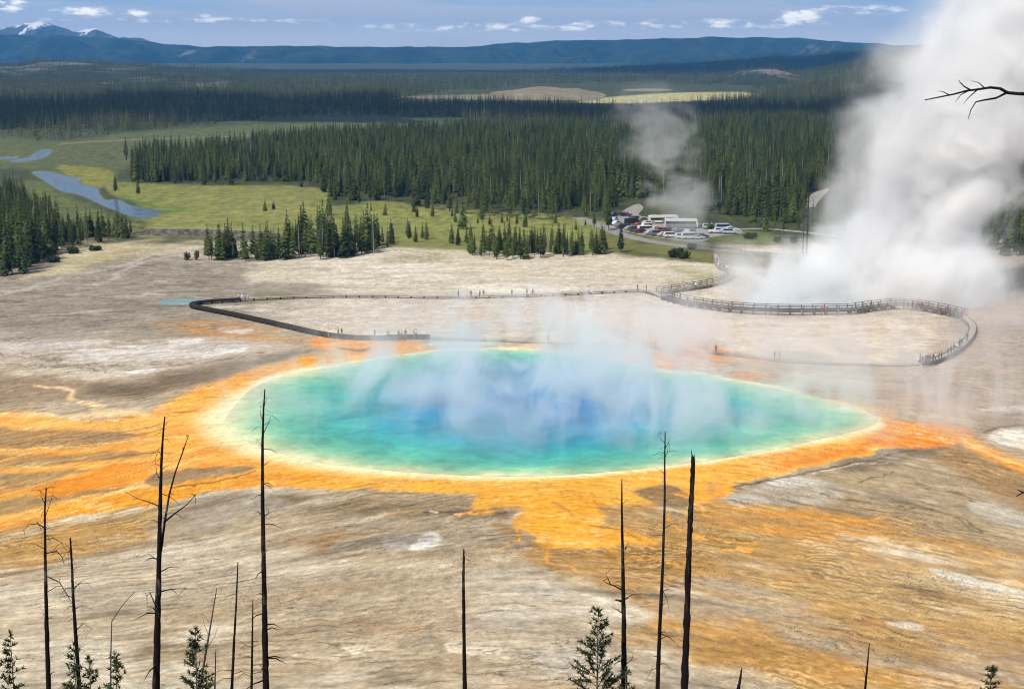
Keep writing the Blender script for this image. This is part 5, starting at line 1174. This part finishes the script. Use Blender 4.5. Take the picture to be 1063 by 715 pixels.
# the dead tree that reaches in over the steam: its trunk stands outside the picture
snag(22, [(1100,-60),(1098,60),(1096,200),(1094,400),(1092,716)], 5, 18, 'bare dead tree reaching a crooked branch in over the steam', [([(1098,98),(1075,98),(1058,97.5),(1046,96.5),(1038,92),(1028,91),(1015,93),(1003,94.5),(990,98),(975,101),(960,104)], 4.2), ([(1044,97),(1034,102),(1022,104),(1013,106),(1008,114),(1005,124)], 2.6), ([(1008,94),(1001,90),(997,86),(995,83)], 1.8), ([(1004,95),(997,99),(992,106)], 1.6), ([(1015,93),(1006,101),(1000,108)], 1.6), ([(1022,91.5),(1016,86),(1008,84)], 1.4), ([(985,98.5),(978,95),(972,95)], 1.2), ([(1095,520),(1075,514),(1062,511),(1055,515)], 3.5), ([(1062,511),(1056,508)], 2)], twigs=0)
def young_pine(px, py_top, D, h, wide, label, sparse=1.0, lean=0.0):
    top = at(px, py_top, D); gz = float(hill_height(np.array([top.x]), np.array([D]))[0])
    H_ = top.z-gz; root = empty('young_pine', (top.x-lean, D, gz-.1)); g = random.Random(int(px*7))
    stem = MB(); stem.tube([(0, 0, -.2), (lean*.4, 0, H_*.5), (lean, 0, H_)], (.05, .035, .006), 6); stem.build('trunk', bark, root, None, True)
    V = []; Fq = []; wood = MB(); z = H_-h
    while z < H_-.05:
        u = (z-(H_-h))/h; r = wide*(1-u)**.75*g.uniform(.6, 1.1)+.06
        for k in range(g.choice((3, 4, 4, 5))):
            if g.random() > sparse*.85: continue
            a = g.uniform(0, 6.28); dv = Vector((math.cos(a), math.sin(a), g.uniform(.25, .7))).normalized(); b0 = Vector((lean*z/H_, 0, z)); e = b0+dv*r
            wood.tube([b0, b0.lerp(e, .5)-Vector((0, 0, .02)), e], (.012, .009, .004), 4, False)
            for t_ in np.linspace(.35, 1.0, max(2, int(r/.09))):
                c = b0.lerp(e, t_)
                for _ in range(10):
                    nd = (dv*.7+Vector((g.gauss(0, .6), g.gauss(0, .6), g.gauss(.15, .6)))).normalized()*g.uniform(.07, .13); sd = nd.orthogonal().normalized()*.013
                    i = len(V); V += [c-sd, c+sd, c+nd+sd*.3, c+nd-sd*.3]; Fq.append((i, i+1, i+2, i+3))
        z += g.uniform(.10, .17)
    for _ in range(16):
        nd = Vector((g.gauss(0, .35), g.gauss(0, .35), 1)).normalized()*.13; c = Vector((lean, 0, H_-.05)); sd = nd.orthogonal().normalized()*.007; i = len(V); V += [c-sd, c+sd, c+nd+sd*.3, c+nd-sd*.3]; Fq.append((i, i+1, i+2, i+3))
    me = bpy.data.meshes.new('needles'); me.from_pydata(V, [], Fq); link('needles', me, young_needles, root); wood.build('twig', bark, root)
    return tag(root, label, 'tree')
young_pine(621, 628, 35, 2.6, .80, 'airy green young pine leaning on the foot of a burnt trunk', .8)
young_pine(650, 690, 34, 1.1, .25, 'low green sprig of pine close behind the burnt trunk with a stub', .6)
young_pine(203, 648, 33, 1.9, .40, 'dark green young pine beside the slender leaning dead sapling', .95, .15)
young_pine(119, 674, 33, 1.5, .34, 'bushy green young pine under the bent thin sapling', .95)
young_pine(76, 664, 34, 1.6, .30, 'sparse young pine behind the shorter burnt trunk', .6)
young_pine(92, 678, 34, 1.3, .26, 'sparse young pine just beside the shorter burnt trunk', .6)
young_pine(10, 652, 34, 1.9, .30, 'dark spindly young pine at the very edge beside the outermost trunk', .7)
young_pine(1030, 689, 32, 1.6, .42, 'single dark pine tip with upright shoots on the ochre side', 1.0)
# ---------- dead trunks standing by the crater ----------
def far_snag(px, py0, py1, w, label):
    x, y = ground(px, py1); h = (py1-py0)*float(y)/F*1.01; root = empty('dead_tree', (float(x), float(y), 0)); r = w*float(y)/F/2
    MB().tube([(0, 0, -.4), (.1, 0, h*.4), (.05, 0, h*.75), (.15, 0, h)], (r*1.3, r, r*.6, r*.2), 7).build('trunk', burnt, root, None, True)
    for k in range(6):
        z = h*trg.uniform(.25, .9); a = trg.uniform(0, 6.28); L = trg.uniform(.4, 1.0); MB().tube([(.1, 0, z), (.1+math.cos(a)*L, math.sin(a)*L, z-.2)], (.04, .015), 5).build('branch', burnt, root)
    tag(root, label, 'dead tree')
far_snag(837, 192, 264, 1.9, 'tall bare pole of a dead pine at the edge of the white steam')
far_snag(833, 238, 265, 2.0, 'short dark dead trunk leaning close to the tall bare pole')

# ================= steam and air =================
def volume_material(name, step_rate):
    m, t, out = material(name); v = t.new('ShaderNodeVolumePrincipled'); t.l.new(v.outputs[0], out.inputs['Volume'])
    m.cycles.volume_step_rate = step_rate; m.cycles.volume_sampling = 'DISTANCE'
    v.inputs['Blackbody Intensity'].default_value = 0; v.inputs['Emission Strength'].default_value = 0; v.inputs['Density Attribute'].default_value = ''
    return m, t, v
def hull(name, rings, n=20):
    """closed skin round a stack of ellipses (x, y, z, rx, ry)"""
    V = []; Fq = []
    for (x, y, z, rx, ry) in rings:
        V += [(x+rx*math.cos(2*math.pi*k/n), y+ry*math.sin(2*math.pi*k/n), z) for k in range(n)]
    for i in range(len(rings)-1):
        for k in range(n): Fq.append((i*n+k, i*n+(k+1) % n, (i+1)*n+(k+1) % n, (i+1)*n+k))
    Fq.append(tuple(range(n))[::-1]); Fq.append(tuple((len(rings)-1)*n+k for k in range(n)))
    me = bpy.data.meshes.new(name); me.from_pydata(V, [], Fq); me.update(); return me
def plume(name, label, spec, ry_k, dens, scale, step_rate, edge=.55, amount=.9, squash=.7, color=(1, 1, 1), aniso=0.0, fade=None, seed=0.0, thin=None, sharp=.35):
    """a leaning column of steam; spec: rows (z, x, y, rx)"""
    z0, z1 = spec[0][0], spec[-1][0]
    me = hull(name, [(x, y, z, rx*1.18, rx*ry_k*1.18) for z, x, y, rx in spec])
    m, t, v = volume_material(name, step_rate)
    p = t.new('ShaderNodeTexCoord').outputs['Object']; X, Y, Z = t.xyz(p)[:3]
    u = t.m('DIVIDE', t.sub(Z, z0), z1-z0, clamp=True)
    A = np.array(spec, float); lo = A.min(0); hi = A.max(0)+1e-3
    def cur(k): return t.add(t.mul(t.curve(u, [((r[0]-z0)/(z1-z0), (r[k]-lo[k])/(hi[k]-lo[k])) for r in A]), float(hi[k]-lo[k])), float(lo[k]))
    cx, cyy, rx = cur(1), cur(2), cur(3)
    dx = t.div(t.sub(X, cx), rx); dy = t.div(t.sub(Y, cyy), t.mul(rx, ry_k))
    rr = t.m('SQRT', t.add(t.mul(dx, dx), t.mul(dy, dy)))
    q = t.vm('ADD', t.vm('MULTIPLY', p, (1, 1, squash)), (seed*37, seed*11, seed*5))
    n1 = t.noise(q, scale, 7, .6, .5)
    n2 = t.noise(q, scale*.35, 3, .5, .3)
    f = t.sub(t.add(t.sub(1.0, rr), t.mul(amount, t.add(t.sub(n1, .5), t.mul(.8, t.sub(n2, .5))))), 0.0)
    d = t.step(f, edge-sharp, edge+sharp)
    d = t.m('POWER', d, 1.5)
    if thin: d = t.mul(d, t.curve(u, thin))
    t.put(v.inputs['Density'], t.mul(d, dens)); v.inputs['Color'].default_value = (*color, 1); v.inputs['Anisotropy'].default_value = aniso
    return tag(link(name, me, m), label, 'steam', None, 'stuff')
# big column over the crater
plume('steam_column', 'tall white steam column rising from the crater behind the railed walkway',
      [(0.3, 88, 338, 27), (6, 88, 338, 27), (14, 91, 338, 23.5), (24, 97, 338, 22), (36, 101, 338, 24.5), (48, 106, 338, 25), (60, 111, 338, 23), (74, 115, 338, 21), (92, 119, 338, 21)],
      .62, .5, .08, .18, .33, 1.25, 1.1, aniso=-.42, sharp=.30, thin=[(0, 1), (.3, .9), (.55, .6), (.75, .5), (1, .5)])
plume('steam_wisp', 'thin torn wisp of steam on the near flank of the tall white column',
      [(4, 74, 330, 11), (16, 76, 330, 12), (28, 78, 330, 14), (40, 83, 330, 15), (52, 86, 330, 14), (64, 92, 330, 12), (78, 98, 330, 10)], .7, .10, .085, .2, .42, 1.6, 1.0, seed=2.0, thin=[(0, .5), (.4, .8), (1, .3)])
plume('steam_wisp', 'grey curl of steam in front of the pines beside the car park',
      [(1, 50, 415, 6), (8, 49, 415, 8), (16, 46, 415, 12), (24, 43, 415, 15), (32, 41, 415, 16), (40, 40, 415, 15), (48, 39, 415, 12)], .7, .055, .10, .25, .52, 2.2, 1.4, seed=3.0, thin=[(0, .6), (.4, 1), (.75, .7), (1, 0)])
# low steam drifting over the spring
def drift(name, label, box, pts, dens, scale, step_rate, seed, color=(1, 1, 1), squash=(1, .35, .38), cut=(.36, .80), top=(.1, 1.0)):
    x0, x1, y0, y1, z0, z1 = box
    me = hull(name, [((x0+x1)/2, (y0+y1)/2, z, (x1-x0)/2, (y1-y0)/2) for z in (z0, z1)], 28)
    m, t, v = volume_material(name, step_rate)
    p = t.new('ShaderNodeTexCoord').outputs['Object']; X, Y, Z = t.xyz(p)[:3]
    g = None
    for (px_, py_, rx, ry, s) in pts:
        a, b = ground(px_, py_); a, b = float(a), float(b)
        dx = t.div(t.sub(X, a), rx); dy = t.div(t.sub(Y, b), ry)
        e = t.mul(t.m('EXPONENT', t.mul(-1.0, t.add(t.mul(dx, dx), t.mul(dy, dy)))), s)
        g = e if g is None else t.add(g, e)
    u = t.m('DIVIDE', t.sub(Z, z0), z1-z0, clamp=True)
    q = t.vm('ADD', t.vm('MULTIPLY', p, squash), (seed*31, seed*7, 0)); q = t.vm('ADD', q, t.vec(t.mul(Z, -.12), 0.0, 0.0))
    n = t.noise(q, scale, 6, .6, 1.2)
    d = t.mul(t.mul(t.step(n, *cut), g), t.step(u, top[0], top[1], 1.0, 0.0))
    t.put(v.inputs['Density'], t.mul(d, dens)); v.inputs['Color'].default_value = (*color, 1)
    return tag(link(name, me, m), label, 'steam', None, 'stuff')
drift('spring_steam', 'low bluish steam drifting over the middle of the hot spring', (-52, 68, 170, 304, .3, 12),
      [(520,385,22,30,.75), (560,350,18,16,.8), (480,345,14,14,.7), (440,405,20,24,.75), (620,420,18,26,.75), (370,405,12,16,.5), (720,425,16,20,.7), (840,425,16,14,.75), (300,420,8,16,.3), (570,450,22,10,.35), (620,352,16,14,.9), (720,368,16,14,.8)], .10, .115, .3, 1.0, (.96, .985, 1.0), squash=(1, .5, .55), cut=(.44, .63), top=(.15, 1.0))
drift('crater_steam', 'white steam lying low over the crater water behind the railing', (46, 120, 312, 362, .3, 15),
      [(790,312,10,12,.8), (840,312,14,14,1.0), (900,310,16,14,1.0), (960,310,16,14,1.0), (1000,314,10,12,.7)], .22, .10, .25, 6.0, squash=(1, .6, .6), cut=(.34, .66), top=(.05, 1.0))
drift('flat_steam', 'thin warm grey steam blowing low over the flat beyond the far end of the spring', (10, 118, 190, 318, .3, 12),
      [(800,372,20,14,.9), (640,360,14,12,.7), (930,410,16,26,1.0), (860,380,16,22,.7), (760,360,16,20,.6), (690,345,10,16,.6), (600,350,8,14,.45), (1000,360,12,20,.5), (960,430,14,14,.7), (1040,340,14,22,.6)], .10, .085, .6, 4.0, (1, .975, .96), cut=(.45, .63))
# ---------- cumulus overhead, whose shade lies on the far woods ----------
def cloud(cx, cyy, cz, rx, ry, rz, sd):
    bm = bmesh.new(); bmesh.ops.create_icosphere(bm, subdivisions=5, radius=1.0); c = np.array([v.co[:] for v in bm.verts])
    a = fbm(c[:, 0]*2.2+sd, c[:, 1]*2.2+c[:, 2], sd, 4); b = fbm(c[:, 0]*5+3, c[:, 1]*5+c[:, 2]*3, sd+3, 4); r = 1+.6*a+.25*b
    for v, k in zip(bm.verts, r): v.co = Vector((v.co.x*rx*k, v.co.y*ry*k, max(v.co.z, -.25)*rz*k))
    me = bpy.data.meshes.new('cloud'); bm.to_mesh(me); bm.free(); me.polygons.foreach_set('use_smooth', np.ones(len(me.polygons), bool))
    tag(link('cloud', me, cloud_m, None, (cx, cyy, cz)), 'white cumulus cloud floating high above the valley', 'cloud', None, 'stuff')
cloud_m = pbr('cloud_white', (.85, .85, .86), 1.0, .03, .01, spec=0)
for tx, ty, rx, ry, sd in ((-340, 1500, 330, 300, 3), (190, 1420, 330, 190, 27), (300, 4600, 1500, 500, 19)):
    k = 1000/SUN_DIR.z; cloud(tx+SUN_DIR.x*k, ty+SUN_DIR.y*k, 1000, rx, ry, 150, sd)
# the air itself
def haze():
    x, y0, y1, z0, z1 = 8200, -400, 12500, -60, 320
    V = [(i*x, y, z) for z in (z0, z1) for (i, y) in ((-1, y0), (1, y0), (1, y1), (-1, y1))]
    me = bpy.data.meshes.new('haze'); me.from_pydata(V, [], [(3, 2, 1, 0), (4, 5, 6, 7), (0, 1, 5, 4), (1, 2, 6, 5), (2, 3, 7, 6), (3, 0, 4, 7)]); me.update()
    m, t, v = volume_material('haze', 1.0)
    v.inputs['Color'].default_value = (.12, .46, 1.0, 1); v.inputs['Density'].default_value = 7e-5
    tag(link('haze', me, m), kind='stuff')
haze()
